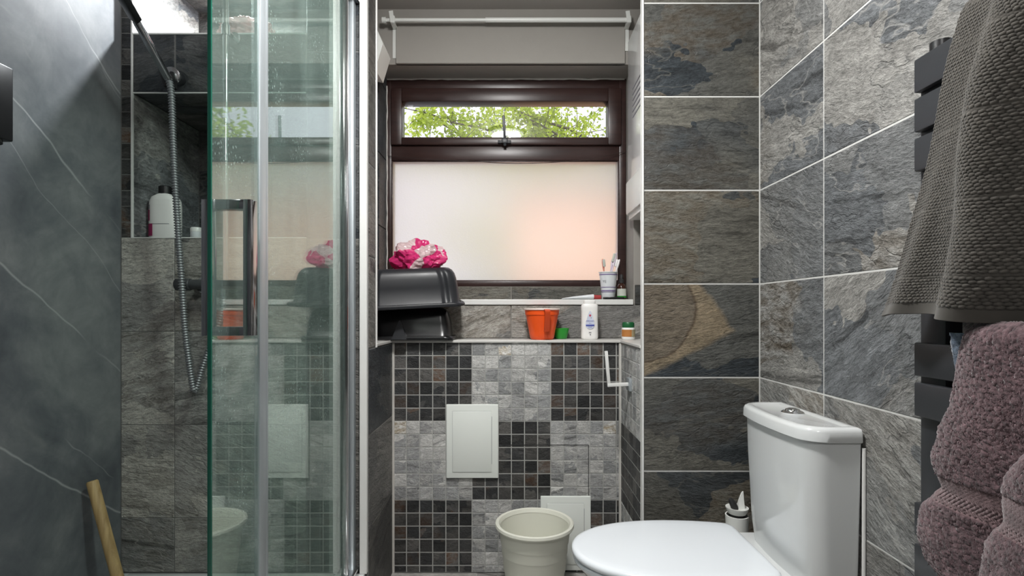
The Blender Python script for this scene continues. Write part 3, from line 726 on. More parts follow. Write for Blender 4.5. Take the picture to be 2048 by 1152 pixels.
hatch(h2x[0], h2x[1], h2z[0], h2z[1], 'white plastic access hatch low down behind the cream bin')
a, b, c, d = P(1021, 890, YM), P(1177, 890, YM), P(1177, 991, YM), 0
MB().box(a.x, b.x, YM-0.0006, YM+0.001, a.z-0.0012, a.z+0.0012).box(b.x-0.0012, b.x+0.0012, YM-0.0006, YM+0.001, c.z, b.z).build('panel_joint', M['seam'], wall_recess, 0)

# ------------------------------------------------------------------ shower tray, enclosure, fittings
tr = empty('shower_tray', (-0.86, 1.26, 0), 'raised white shower tray under the glass enclosure', 'shower tray')
MB().box(XL+0.002, -0.470, 0.84, YP-0.002, 0.0, 0.150, 0.004).box(XL+0.002, XL+0.035, 0.84, YP-0.002, 0.149, 0.165, 0.004).box(-0.53, -0.470, 0.84, YP-0.002, 0.149, 0.165, 0.004).box(XL+0.03, -0.53, 0.84, 0.90, 0.149, 0.165, 0.004).box(XL+0.03, -0.53, YP-0.035, YP-0.002, 0.149, 0.165, 0.004).build('tray_body', M['ceramic'], tr)
MB().lathe([(0.0, 0.152), (0.045, 0.152), (0.045, 0.149)], 24, (-0.88, 1.2, 0)).build('drain_cover', M['chrome'], tr)

enc = empty('shower_enclosure', (-0.5, 1.27, 0.165), 'chrome framed shower enclosure with sliding green-tinted glass door', 'shower enclosure')
XG, XG2 = -0.500, -0.520
def gx(x, X=XG): return -X*F/(1027-x)
ZG0, ZG1 = 0.185, 1.975
pf = MB().box(XG2-0.003, XG2+0.003, gx(522, XG2), gx(700, XG2), ZG0, ZG1).build('fixed_glass', M['shower_glass'], enc, 0)
pd = MB().box(XG-0.003, XG+0.003, gx(421), gx(521), ZG0, ZG1).build('door_glass', M['shower_glass'], enc, 0)
MB().box(XG-0.0033, XG+0.0033, gx(421)-0.004, gx(421), ZG0, ZG1, 0.0008).build('glass_edge', M['glass_edge'], pd)
# door stile and the overlapping seal
MB().box(XG-0.006, XG+0.006, gx(514), gx(514)+0.026, ZG0, ZG1, 0.002).build('door_stile', M['brushed'], pd)
MB().box(XG2-0.004, XG2+0.008, gx(524, XG2), gx(524, XG2)+0.012, ZG0, ZG1, 0.002).build('fixed_stile', M['brushed'], pf)
MB().box(XG2-0.006, XG2+0.012, gx(688, XG2), gx(688, XG2)+0.018, ZG0, ZG1, 0.004).build('glass_channel', M['dark_chrome'], pf)
MB().box(XG2-0.006, XG2+0.014, gx(694, XG2)+0.006, YP-0.030, ZG0, ZG1, 0.006).build('wall_post', M['chrome'], enc)
MB().box(XG2-0.004, XG2+0.020, YP-0.030, YP-0.001, ZG0, ZG1, 0.003).build('wall_profile', M['brushed'], enc)
MB().box(XG2-0.015, XG+0.015, 0.845, YP-0.002, ZG1-0.005, ZG1+0.035, 0.004).build('top_rail', M['chrome'], enc)
MB().box(XG2-0.012, XG+0.012, 0.845, YP-0.002, 0.1655, 0.187, 0.003).build('bottom_rail', M['chrome'], enc)
# loop handle through the door glass
hy0, hy1 = 0.927, 0.951
hxa, hxb, hxc, hxd = -0.5466, -0.5326, -0.4735, -0.459
hzt, hzb = P(0, 398, hy0).z, P(0, 672, hy0).z
m = MB().box(hxa, hxb, hy0, hy1, hzb, hzt, 0.0012).box(hxc, hxd, hy0, hy1, hzb, hzt, 0.0012)
m.box(hxa+0.002, hxd-0.002, hy0+0.0002, hy1-0.0002, hzt-0.017, hzt-0.0002, 0.001).box(hxa+0.002, hxd-0.002, hy0+0.0002, hy1-0.0002, hzb+0.0002, hzb+0.016, 0.001)
m.build('door_handle', M['dark_chrome'], pd)

def corrugated(path, r0, r1, pitch, n=12):
    pts = catmull(path, 14); L = [0]
    for a, b in zip(pts, pts[1:]): L.append(L[-1]+(b-a).length)
    N = int(L[-1]/pitch*4); out = []; rr = []; k = 0
    for i in range(N+1):
        s = L[-1]*i/N
        while k < len(L)-2 and L[k+1] < s: k += 1
        f = (s-L[k])/max(1e-9, L[k+1]-L[k]); out.append(pts[k].lerp(pts[k+1], f)); rr.append((r0, r1, r1, r0)[i % 4])
    return MB().tube(out, rr, n)
hose = corrugated([P(337, 158, 1.575), P(343, 190, 1.575), P(347, 300, 1.58), P(354, 430, 1.585), P(363, 560, 1.59), P(370, 660, 1.60), P(381, 745, 1.61), P(387, 778, 1.615), P(393, 776, 1.62), P(405, 735, 1.625), P(422, 688, 1.63), P(440, 640, 1.632), P(447, 592, 1.632)], 0.0066, 0.0100, 0.0080)
tag(hose.build('shower_hose', M['hose_metal'], None, 60), 'ribbed metal shower hose looping down past the mixer bar', 'shower hose')
# mixer bar
mx = empty('mixer_valve', P(435, 569, 1.66), 'dark chrome shower mixer bar on the back wall', 'mixer valve')
y_ = 1.632; zc = P(0, 569, y_).z; xa, xb = P(352, 0, y_).x, P(520, 0, y_).x
MB().tube([(xa+0.045, y_, zc), (xb-0.045, y_, zc)], 0.0155, 20).build('valve_body', M['gunmetal'], mx)
for (a, b) in ((xa, xa+0.046), (xb-0.046, xb)):
    MB().tube([(a, y_, zc), (a+0.003, y_, zc), (b-0.003, y_, zc), (b, y_, zc)], [0.015, 0.0190, 0.0190, 0.017], 20).build('knob', M['gunmetal'], mx)
for xx in (xa+0.06, xb-0.06):
    MB().tube([(xx, y_, zc), (xx, YP-0.006, zc)], 0.011, 14).tube([(xx, YP-0.008, zc), (xx, YP-0.0005, zc)], 0.026, 20).build('wall_union', M['chrome'], mx)
xo = P(447, 0, y_).x
MB().tube([(xo, y_, zc-0.012), (xo, y_, zc-0.036)], 0.009, 14).build('outlet', M['chrome'], mx)
# riser pipe
rs = empty('riser_pipe', P(449, 569, 1.64), 'slim chrome riser pipe above the mixer bar seen through the glass', 'shower pipe')
xr = P(452, 0, y_).x
MB().tube([(xr, y_, zc+0.013), (xr, y_, 2.10)], 0.009, 16).build('pipe', M['chrome'], rs)
MB().tube([(xr, y_, 1.86), (xr, YP-0.001, 1.86)], 0.008, 12).tube([(xr, y_, 1.845), (xr, y_, 1.875)], 0.013, 14).tube([(xr, YP-0.006, 1.86), (xr, YP-0.0005, 1.86)], 0.02, 18).build('wall_clip', M['chrome'], rs)
# handset and its wall bracket
hb_ = empty('handset_holder', P(352, 158, YP), 'dark round bracket on the tiled block that holds the shower handset', 'shower bracket')
pc = P(352, 158, 1.60)
MB().tube([P(358, 160, YP-0.001), P(358, 160, YP-0.012)], 0.028, 24).build('wall_plate', M['black_metal'], hb_)
MB().tube([P(357, 158, YP-0.012), P(347, 152, 1.615)], [0.021, 0.019], 20).build('swivel', M['black_metal'], hb_)
MB().tube([P(346, 151, 1.618), P(343, 149, 1.606)], 0.0225, 20).build('chrome_ring', M['chrome'], hb_)
MB().bar(P(322, 134, 1.59), P(336, 176, 1.59), 0.012, 0.028, (0, 1, 0), 0.003).bar(P(346, 145, 1.60), P(348, 178, 1.60), 0.010, 0.022, (0, 1, 0), 0.003).build('cradle', M['black_plastic'], hb_)
hs_ = empty('shower_handset', P(337, 158, 1.578), 'slim chrome and black shower handset slanting up from its bracket', 'shower head')
A, B_, Cc = P(338, 160, 1.577), P(272, 40, 1.45), P(236, -22, 1.36)
MB().bar(A, B_, 0.019, 0.017, (0, 1, 0), 0.004).build('handle', M['dark_chrome'], hs_)
MB().bar(B_, Cc, 0.028, 0.020, (0, 1, 0), 0.004).build('handle_grip', M['black_plastic'], hs_)
dirv = (Cc-B_).normalized(); hc = Cc+dirv*0.05
m = MB(); pr = [(0.0, 0.012), (0.05, 0.010), (0.056, 0.0), (0.05, -0.010), (0.0, -0.012)]
mm = bmesh.new(); tmp = MB(); tmp.lathe(pr, 28); t_ = bpy.data.meshes.new('t'); tmp.bm.to_mesh(t_); tmp.bm.free(); mm.from_mesh(t_); bpy.data.meshes.remove(t_)
m.merge(mm, Matrix.Translation(hc) @ Vector((0, 0, 1)).rotation_difference(Vector((0.35, -0.55, -0.75)).normalized()).to_matrix().to_4x4())
m.build('spray_head', M['black_plastic'], hs_)
# wall soap dispenser at the far left
sx0, sx1 = XL+0.001, -1.17
dz0, dz1 = P(0, 285, 1.241).z, P(0, 138, 1.241).z
sp = empty('soap_dispenser', (-1.21, 1.19, dz0), 'black box-shaped wall dispenser at the far left edge', 'soap dispenser')
MB().box(sx0, sx1, 1.13, 1.241, dz0, dz1, 0.004).build('body', M['black_plastic'], sp)
MB().tube([(-1.205, 1.205, dz0+0.002), (-1.205, 1.205, dz0-0.008)], 0.032, 24).build('push_knob', M['rubber'], sp)
MB().tube([(-1.205, 1.205, dz0-0.006), (-1.205, 1.205, dz0-0.017)], 0.012, 16).build('nozzle', M['dark_chrome'], sp)
# wooden stick
wtop = P(184, 962, 1.535); wbot = Vector((P(244, 1185, 1.535).x, 1.535, 0.1655))
wbot = P(246, 1196, 1.535); wbot.z = 0.166
MB_s = MB().tube([wbot, wtop-(wtop-wbot).normalized()*0.004, wtop], [0.0155, 0.0150, 0.0125], 18)
tag(MB_s.build('wooden_stick', M['stick_wood'], None), 'pale wooden stick leaning against the charcoal slab wall', 'stick')
# pink puff on the upper niche shelf
def blob(c, r, sub, amp, freq, seed, flat=None, squash=None):
    m = bmesh.new(); bmesh.ops.create_icosphere(m, subdivisions=sub, radius=1)
    for v in m.verts:
        p = v.co.copy(); d = 1+amp*noise.noise(p*freq+Vector((seed, seed*2, 0)))+0.5*amp*noise.noise(p*freq*2.3+Vector((0, seed, seed)))-0.35*amp*abs(noise.noise(p*freq*3.7+Vector((seed, 9, seed))))
        v.co = Vector((p.x*r[0]*d, p.y*r[1]*d, p.z*r[2]*d))
        if flat is not None and v.co.z < flat: v.co.z = flat+(v.co.z-flat)*0.05
        v.co += Vector(c)
    o = MB(); o.bm.free(); o.bm = m; return o
puff_mat = plain('puff_pink', (0.90, 0.55, 0.55, 1), 0.7, vary=0.5)
pc = P(497, 45, 1.76)
o_ = blob((pc.x, 1.76, ZB1+0.035), (0.088, 0.058, 0.050), 5, 0.38, 3.5, 4.0, -0.034).build('bath_puff', puff_mat, None, 180)
tag(o_, 'soft pink and white bath puff on the upper niche shelf', 'bath puff')
# shampoo bottle in the niche
def oval(cx, cy, rx, ry, z, n=32, p=2.6):
    out = []
    for i in range(n):
        a = 2*PI*i/n; c, s = math.cos(a), math.sin(a)
        out.append((cx+rx*math.copysign(abs(c)**(2/p), c), cy+ry*math.copysign(abs(s)**(2/p), s), z))
    return out
by = 1.755; bxc = P(331, 0, by).x; kb = by/F
sb = empty('shampoo_bottle', (bxc, by, ZN0), 'white shampoo bottle with black cap and magenta label in the lower niche', 'bottle')
hh = 0.148; rxb = 0.050
prof = [(0.93, 0.0), (0.99, 0.006), (1.0, 0.06), (1.0, 0.11), (0.96, 0.128), (0.82, 0.141), (0.45, 0.150), (0.30, 0.152)]
MB().loft([oval(bxc, by, rxb*s, 0.028*(0.5+0.5*s), ZN0+0.001+z) for s, z in prof]).build('bottle_body', M['bottle_white'], sb)
MB().lathe([(0.0, 0.150), (0.020, 0.150), (0.020, 0.176), (0.018, 0.178), (0.0, 0.178)], 24, (bxc, by, ZN0)).build('cap', M['black_plastic'], sb)
def wrap_patch(cx, cy, rx, ry, z0, z1, u0, u1, mat, name, parent, off=0.0008, p=2.6, nu=10):
    m = MB(); rg = []
    for z in (z0, z1):
        r = []
        for i in range(nu+1):
            a = -PI/2+u0+(u1-u0)*i/nu; c, s = math.cos(a), math.sin(a)
            r.append((cx+(rx+off)*math.copysign(abs(c)**(2/p), c), cy+(ry+off)*math.copysign(abs(s)**(2/p), s), z))
        rg.append(r)
    m.loft(rg, closed=False); o = m.build(name, mat, parent); return o
wrap_patch(bxc, by, rxb, 0.028, ZN0+0.012, ZN0+0.052, -1.25, -0.42, M['magenta'], 'label', sb)
wrap_patch(bxc, by, rxb, 0.028, ZN0+0.062, ZN0+0.098, -1.30, -0.72, M['magenta'], 'label', sb)
wrap_patch(bxc, by, rxb, 0.028, ZN0+0.100, ZN0+0.114, -1.30, -0.72, M['print_grey'], 'label', sb)
wrap_patch(bxc, by, rxb, 0.028, ZN0+0.050, ZN0+0.0515, -0.9, 0.5, M['print_grey'], 'label', sb)
jp = P(393, 466, 1.72)
jr = empty('small_jar', (jp.x, 1.72, ZN0), 'small pale round jar beside the shampoo bottle in the niche', 'jar')
MB().lathe([(0, 0), (0.016, 0), (0.0175, 0.003), (0.0175, 0.022), (0.0, 0.022)], 24, (jp.x, 1.72, ZN0+0.0006)).build('jar_body', M['tube_white'], jr)
MB().lathe([(0, 0.022), (0.018, 0.022), (0.018, 0.033), (0.016, 0.036), (0, 0.036)], 24, (jp.x, 1.72, ZN0+0.0006)).build('lid', M['white_plastic'], jr)

# ------------------------------------------------------------------ ledge things
def rr_ring(a, b, z, r, groove=0.0, n=220):
    """rounded rectangle a x b (half sizes), walked by arc length, with vertical grooves beside the corners"""
    r = min(r, a*0.95, b*0.95); sx, sy = 2*(a-r), 2*(b-r); q = PI*r/2
    per = 2*sx+2*sy+4*q; out = []
    segs = [('l', (-(a-r), -b), (1, 0), sx), ('a', (a-r, -(b-r)), -PI/2, q), ('l', (a, -(b-r)), (0, 1), sy), ('a', (a-r, b-r), 0, q), ('l', (a-r, b), (-1, 0), sx), ('a', (-(a-r), b-r), PI/2, q), ('l', (-a, b-r), (0, -1), sy), ('a', (-(a-r), -(b-r)), PI, q)]
    marks = []
    acc = 0
    for sg in segs:
        if sg[0] == 'a': marks += [acc-0.012, acc+sg[3]+0.006]
        acc += sg[3]
    for i in range(n):
        s_ = per*i/n; d = s_
        for sg in segs:
            if d <= sg[3]+1e-9: break
            d -= sg[3]
        if sg[0] == 'l':
            x = sg[1][0]+sg[2][0]*d; y = sg[1][1]+sg[2][1]*d; nx, ny = sg[2][1], -sg[2][0]
        else:
            an = sg[2]+d/max(r, 1e-6); nx, ny = math.cos(an), math.sin(an); x = sg[1][0]+r*nx; y = sg[1][1]+r*ny
        if groove:
            gd = min(min(abs(s_-m_), per-abs(s_-m_)) for m_ in marks)
            k = groove*max(0, 1-(gd/0.014)**2); x -= nx*k; y -= ny*k
        out.append((x, y, z))
    return out
def tub(name, label, c, a, b, h, mat, yaw, pitch, roll, groove, r=0.05):
    e = empty(name, c, label, 'plastic tub', 'upside-down dark tubs on the ledge')
    R = Matrix.Translation(c) @ Matrix.Rotation(yaw, 4, 'Z') @ Matrix.Rotation(pitch, 4, 'X') @ Matrix.Rotation(roll, 4, 'Y')
    prof = [(0.0, 0.004), (0.006, 0.010), (0.011, h*0.5), (0.016, h*0.72), (0.021, h*0.84), (0.029, h*0.93), (0.040, h*0.985), (0.052, h), (0.085, h*0.998)]
    rings = [[R @ Vector(p) for p in rr_ring(a-q, b-q, z, max(0.012, r-q*0.3), groove*(1 if 0.008 < z < h*0.99 else 0.3))] for q, z in prof]
    MB().loft(rings, False, True).build('tub_body', mat, e, 60)
    rim = [(0.002, 0.012), (-0.008, 0.010), (-0.011, 0.004), (-0.009, -0.003), (-0.004, -0.004), (0.006, 0.002)]
    MB().loft([[R @ Vector(p) for p in rr_ring(a-q, b-q, z, r)] for q, z in rim], False, False).build('rim', mat, e, 50)
    return e
t1 = tub('plastic_tub', 'black upside-down plastic tub standing on the white ledge', Vector((-0.418, 2.068, ZL+0.005)), 0.183, 0.074, 0.120, M['tub_black'], 0, 0, 0, 0.0, 0.035)
MB().loft([[(-0.455, 1.998, ZL+0.008), (-0.398, 1.998, ZL+0.008), (-0.398, 1.972, ZL+0.004), (-0.455, 1.972, ZL+0.004)], [(-0.430, 1.998, ZL+0.075), (-0.424, 1.998, ZL+0.075), (-0.424, 1.990, ZL+0.075), (-0.430, 1.990, ZL+0.075)]]).build('raised_wedge', M['tub_grey'], t1, 30)  # raised grey wedge tapering upward on the tub front
t2 = tub('plastic_tub', 'charcoal fluted plastic tub stacked upside down, topmost, under the pink bag', Vector((-0.392, 2.030, P(0, 611, 2.0).z)), 0.188, 0.100, 0.142, M['tub_grey'], math.radians(12), math.radians(5), math.radians(-3), 0.007, 0.045)
# crumpled pink and white bag
def bag_mat():
    t = NT('bag_plastic'); tc = t.n('ShaderNodeTexCoord').outputs['Object']
    vv = t.vmath('ADD', tc, t.vmath('MULTIPLY', t.noise(tc, 9, 2, col=True), (0.05, 0.05, 0.05)))
    v = t.n('ShaderNodeTexVoronoi'); t.t.links.new(vv, v.inputs['Vector']); v.inputs['Scale'].default_value = 14
    sc = t.n('ShaderNodeSeparateColor'); t.t.links.new(v.outputs['Color'], sc.inputs[0])
    c = t.ramp(sc.outputs[0], [(0.0, (0.72, 0.04, 0.20, 1)), (0.60, (0.66, 0.035, 0.19, 1)), (0.61, (0.74, 0.56, 0.57, 1)), (1.0, (0.72, 0.60, 0.60, 1))])
    c.node.color_ramp.interpolation = 'CONSTANT'
    t.set(Base_Color=c, Roughness=0.3); t.b.inputs['Transmission Weight'].default_value = 0.0
    tl = t.n('ShaderNodeBsdfTranslucent'); t.t.links.new(c, tl.inputs[0])
    m = t.n('ShaderNodeMixShader', i_0=0.3, i_1=t.b.outputs[0], i_2=tl.outputs[0]); t.t.links.new(m.outputs[0], t.out.inputs[0])
    return t.m
pb0 = P(837, 541, 2.03)
o_ = blob((pb0.x, 2.03, pb0.z+0.041), (0.100, 0.064, 0.070), 5, 0.30, 2.0, 2.7, -0.040).build('crumpled_bag', bag_mat(), None, 8)
tag(o_, 'crumpled pink and white plastic bag on top of the dark tubs', 'plastic bag')

# orange mug
my = 2.072; km = my/F
mxc = P(1084, 0, my).x
mug = empty('measuring_mug', (mxc, my, ZL), 'orange plastic mug with pale rim on the white ledge', 'mug')
rt, rb_, mh = 36*km, 23.5*km, 61*km
prof = [(0, 0.0), (rb_*0.9, 0.0), (rb_, 0.005), (rb_*1.07, 0.02), (rt*0.90, mh*0.80), (rt*0.93, mh*0.80), (rt*0.955, mh-0.004), (rt*0.90, mh-0.004), (rt*0.86, mh*0.8), (rb_*0.98, 0.02), (rb_*0.9, 0.006), (0, 0.006)]
MB().lathe(prof, 48, (mxc, my, ZL+0.0005)).build('mug_body', M['orange'], mug)
MB().lathe([(rt*0.90, mh-0.004), (rt*1.0, mh-0.005), (rt*1.01, mh-0.001), (rt*0.99, mh+0.0015), (rt*0.90, mh+0.001), (rt*0.90, mh-0.004)], 48, (mxc, my, ZL+0.0005)).build('rim', M['rim_white'], mug)
ha = math.radians(-79)
def mugp(r, z, s=0): return Vector((mxc+r*math.cos(ha)-s*math.sin(ha), my+r*math.sin(ha)+s*math.cos(ha), ZL+z))
hp = catmull([mugp(rt*0.93, mh-0.005), mugp(rt*1.16, mh-0.006), mugp(rt*1.22, mh-0.014), mugp(rt*1.12, mh*0.6), mugp(rt*0.98, mh*0.28)], 8)
m = MB(); u = Vector((-math.sin(ha), math.cos(ha), 0)); rg = []
for i, p in enumerate(hp):
    tg = (hp[min(i+1, len(hp)-1)]-hp[max(i-1, 0)]).normalized(); nn = u.cross(tg).normalized()
    rg.append([p+u*0.010+nn*0.003, p-u*0.010+nn*0.003, p-u*0.010-nn*0.003, p+u*0.010-nn*0.003])
m.loft(rg).build('handle', M['mug_handle'], mug, 40)
# green bowl
gy = 2.119; gr_ = 0.032; gxc = P(1138, 0, gy).x-gr_
MBg = MB().lathe([(0, 0.0), (0.021, 0.0), (0.024, 0.003), (0.030, 0.030), (gr_, 0.041), (gr_-0.002, 0.042), (0.028, 0.030), (0.022, 0.006), (0, 0.004)], 40, (gxc, gy, ZL+0.0005))
tag(MBg.build('small_bowl', M['green_plastic'], None), 'small green plastic bowl tucked behind the orange mug', 'bowl')
# powder bottle
py_ = 2.085; kp = py_/F; pxc = P(1179, 0, py_).x
pw = empty('powder_bottle', (pxc, py_, ZL), 'white talcum powder bottle with drop-shaped blue label on the ledge', 'bottle')
rx_, ry_ = 17*kp, 0.022
prof = [(0.90, 0.0), (0.97, 0.003), (1.0, 0.012), (0.98, 0.06), (0.98, 0.11), (1.0, 0.122), (0.97, 0.131), (0.86, 0.137), (0.70, 0.139)]
MB().loft([oval(pxc, py_, rx_*s, ry_*s, ZL+0.0006+z, 40, 3.0) for s, z in prof]).build('bottle_body', M['bottle_white'], pw)
MB().loft([oval(pxc, py_, rx_*s, ry_*s*1.05, ZL+z, 40, 3.0) for s, z in ((0.68, 0.138), (0.70, 0.139), (0.70, 0.150), (0.66, 0.1535), (0.3, 0.154))]).build('cap', M['bottle_white'], pw)
def ysurf(dx, rx=rx_*0.985, ry=ry_*0.985, p=3.0): return py_-ry*(1-min(0.999, abs(dx/rx))**p)**(1/p)
def flat_on(name, pts, mat, parent, fy, off):
    m = MB(); vs_ = [m.bm.verts.new((x, fy(x)-off, z)) for x, z in pts]; m.bm.faces.new(vs_)
    bmesh.ops.triangulate(m.bm, faces=m.bm.faces); return m.build(name, mat, parent, 0)
drop = []
for i in range(40):
    a = 2*PI*i/40; r = 0.0175
    x = r*math.sin(a)*(1 if math.cos(a) < 0 else (1-math.cos(a)*0.55)); z = -r*math.cos(a)*-1 if math.cos(a) < 0 else math.cos(a)*0.053
    drop.append((pxc-0.001+x, ZL+0.0585+z))
flat_on('label', drop, M['print_pale'], pw, lambda x: ysurf(x-pxc), 0.0022)
flat_on('label_band', [(pxc-0.0175+0.033*i/8, ZL+0.0520) for i in range(9)]+[(pxc+0.0155-0.033*i/8, ZL+0.0580) for i in range(9)], M['print_blue'], pw, lambda x: ysurf(x-pxc), 0.0030)
flat_on('label_dot', [(pxc-0.001+0.0042*math.cos(2*PI*i/16), ZL+0.0935+0.0042*math.sin(2*PI*i/16)) for i in range(16)], M['print_red'], pw, lambda x: ysurf(x-pxc), 0.0030)
flat_on('label_leaf', [(pxc+0.001, ZL+0.082), (pxc+0.004, ZL+0.0835), (pxc+0.003, ZL+0.087)], M['lid_green'], pw, lambda x: ysurf(x-pxc), 0.0030)
def text_mesh(txt, size):
    cu = bpy.data.curves.new('t', 'FONT'); cu.body = txt; cu.size = size; cu.align_x = 'CENTER'; cu.resolution_u = 2
    o = bpy.data.objects.new('t', cu); C.objects.link(o); bpy.context.view_layer.update()
    me = bpy.data.meshes.new_from_object(o.evaluated_get(bpy.context.evaluated_depsgraph_get()))
    bpy.data.objects.remove(o); bpy.data.curves.remove(cu); return me
def put_text(name, txt, size, cx, z, fy, mat, parent, slant=0.0, bold=0.0):
    me = text_mesh(txt, size)
    for v in me.vertices:
        x = v.co.x+v.co.y*slant; v.co = Vector((cx+x, fy(cx+x), z+v.co.y))
    me.materials.clear(); me.materials.append(mat); return link(name, me, parent)
put_text('lettering', "Johnson's", 0.0084, pxc-0.001, ZL+0.0700, lambda x: ysurf(x-pxc)-0.0034, M['print_blue'], pw, 0.25)
put_text('lettering', "Baby", 0.005, pxc-0.001, ZL+0.0622, lambda x: ysurf(x-pxc)-0.0034, M['print_blue'], pw)
flat_on('small_print', [(pxc-0.008, ZL+0.0475), (pxc+0.006, ZL+0.0475), (pxc+0.006, ZL+0.0487), (pxc-0.008, ZL+0.0487)], M['print_blue'], pw, lambda x: ysurf(x-pxc), 0.0030)
flat_on('small_print', [(pxc-0.006, ZL+0.026), (pxc+0.004, ZL+0.026), (pxc+0.004, ZL+0.0285), (pxc-0.006, ZL+0.0285)], M['print_grey'], pw, lambda x: ysurf(x-pxc), 0.0022)
flat_on('small_print', [(pxc-0.002, ZL+0.017), (pxc+0.002, ZL+0.017), (pxc+0.002, ZL+0.021), (pxc-0.002, ZL+0.021)], M['print_grey'], pw, lambda x: ysurf(x-pxc), 0.0022)
# vitamin jar
vy = 2.06; vxc = P(1256.5, 0, vy).x; kv = vy/F
vj = empty('supplement_jar', (vxc, vy, ZL), 'small white jar with green lid and orange label at the right end of ledge', 'jar')
r_ = 13.2*kv
MB().lathe([(0, 0), (r_*0.93, 0), (r_, 0.003), (r_, 0.041), (r_*0.93, 0.046), (0, 0.046)], 32, (vxc, vy, ZL+0.0005)).build('jar_body', M['bottle_white'], vj)
MB().lathe([(0, 0.046), (r_*0.88, 0.046), (r_*0.90, 0.048), (r_*0.90, 0.063), (r_*0.82, 0.067), (0, 0.067)], 32, (vxc, vy, ZL+0.0005)).build('lid', M['lid_green'], vj)
wrap_patch(vxc, vy, r_, r_, ZL+0.012, ZL+0.039, -1.4, 0.30, M['label_orange'], 'label', vj, p=2)
wrap_patch(vxc, vy, r_, r_, ZL+0.012, ZL+0.039, 0.30, 1.4, M['label_cream'], 'label', vj, p=2)

# ------------------------------------------------------------------ sill things
cy_ = 2.205; kc = cy_/F; cxc = P(1216.5, 0, cy_).x
cup = empty('toothbrush_cup', (cxc, cy_, ZS), 'white tapered cup with purple stripes holding toothbrushes on the sill', 'cup')
r0, r1, ch = 12.5*kc, 18*kc, 55*kc
MB().lathe([(0, 0), (r0*0.96, 0), (r0, 0.003), (r1, ch-0.003), (r1*1.06, ch-0.003), (r1*1.06, ch), (r1*0.95, ch), (r0*0.9, 0.006), (0, 0.006)], 40, (cxc, cy_, ZS+0.0005)).build('cup_body', M['tube_white'], cup)
for (f, hh) in ((0.90, 0.004), (0.44, 0.0025), (0.32, 0.004), (0.27, 0.002)):
    r = r0+(r1-r0)*f; z = ch*f
    MB().lathe([(r+0.0009, z-hh/2), (r+0.0009+(r1-r0)*hh/ch, z+hh/2)], 40, (cxc, cy_, ZS+0.0005)).build('stripe', M['print_purple'], cup)
me = text_mesh('YE', 0.016)
for v in me.vertices:
    z = ch*0.60+v.co.y; r = r0+(r1-r0)*z/ch+0.0009; a = -PI/2-0.66+v.co.x/r
    v.co = Vector((cxc+r*math.cos(a), cy_+r*math.sin(a), ZS+z))
me.materials.clear(); me.materials.append(M['print_grey']); link('lettering', me, cup)
def toothbrush(label, base, tip, mat, bristle, side):
    base, tip = Vector(base), Vector(tip); t = (tip-base).normalized()
    e = empty('toothbrush', base, label, 'toothbrush', 'toothbrushes in the cup')
    n = 10; pts = [base.lerp(tip, i/n) for i in range(n+1)]
    MB().tube(pts, [0.0042, 0.005, 0.005, 0.0048, 0.0044, 0.0034, 0.0028, 0.0028, 0.0045, 0.005, 0.003], 8).build('handle', mat, e)
    s = Vector(side).normalized(); a = base.lerp(tip, 0.80); b = base.lerp(tip, 0.985)
    MB().bar(a+s*0.008, b+s*0.008, 0.009, 0.010, s, 0.002).build('bristles', bristle, e)
bz = ZS+0.008
toothbrush('pink toothbrush standing alone at the left of the cup', (cxc-0.004, cy_+0.006, bz), P(1205, 518, 2.2), M['brush_pink'], M['paper'], (0.4, -1, 0))
toothbrush('tallest lilac toothbrush leaning right in the cup', (cxc-0.012, cy_, bz), P(1233, 506, 2.215), M['brush_lilac'], M['paper'], (-1, -0.4, 0))
toothbrush('white toothbrush leaning at the right rim of the cup', (cxc-0.002, cy_-0.008, bz), P(1239, 519, 2.195), M['brush_white'], M['brush_white'], (-1, 0.2, 0.3))
toothbrush('lilac and white toothbrush in the middle of the right-hand bunch', (cxc-0.008, cy_+0.01, bz), P(1226, 515, 2.22), M['brush_lilac'], M['brush_white'], (1, -0.5, 0))
# dropper bottle
dy = 2.225; dxc = P(1243, 0, dy).x; kd = dy/F
db = empty('dropper_bottle', (dxc, dy, ZS), 'dark amber dropper bottle with pale label beside the toothbrush cup', 'bottle')
r_ = 9.2*kd
MB().lathe([(0, 0), (r_*0.95, 0), (r_, 0.003), (r_, 0.052), (r_*0.82, 0.062), (r_*0.5, 0.067), (r_*0.5, 0.072), (0, 0.072)], 28, (dxc, dy, ZS+0.0005)).build('bottle_body', M['glass_amber'], db)
MB().lathe([(0, 0.070), (r_*0.58, 0.070), (r_*0.58, 0.084), (r_*0.36, 0.086), (r_*0.33, 0.100), (r_*0.2, 0.106), (0, 0.107)], 20, (dxc, dy, ZS+0.0005)).build('dropper_cap', M['rubber'], db)
wrap_patch(dxc, dy, r_, r_, ZS+0.016, ZS+0.046, -1.3, 1.3, M['paper'], 'label', db, p=2)
wrap_patch(dxc, dy, r_, r_, ZS+0.009, ZS+0.015, -1.3, 1.3, M['green_plastic'], 'label_band', db, p=2)
# toothpaste tube
ty = 2.175
tp = empty('toothpaste_tube', (P(1160, 0, ty).x, ty, ZS), 'white toothpaste tube with red cap lying on the sill', 'toothpaste')
rg = []
for i in range(9):
    f = i/8; x = P(1124+63*f, 0, ty).x; hh = 0.002+0.0085*f**0.8; wd = 0.021-0.006*f
    rg.append([(x, ty+wd*math.cos(a), ZS+hh+0.001+hh*math.sin(a)) for a in [2*PI*k/16 for k in range(16)]])
MB().loft(rg).build('tube_body', M['tube_white'], tp)
x = P(1187, 0, ty).x; MB().tube([(x, ty, ZS+0.010), (x+0.030, ty, ZS+0.0095)], [0.0095, 0.0085], 16).build('cap', M['red_cap'], tp)
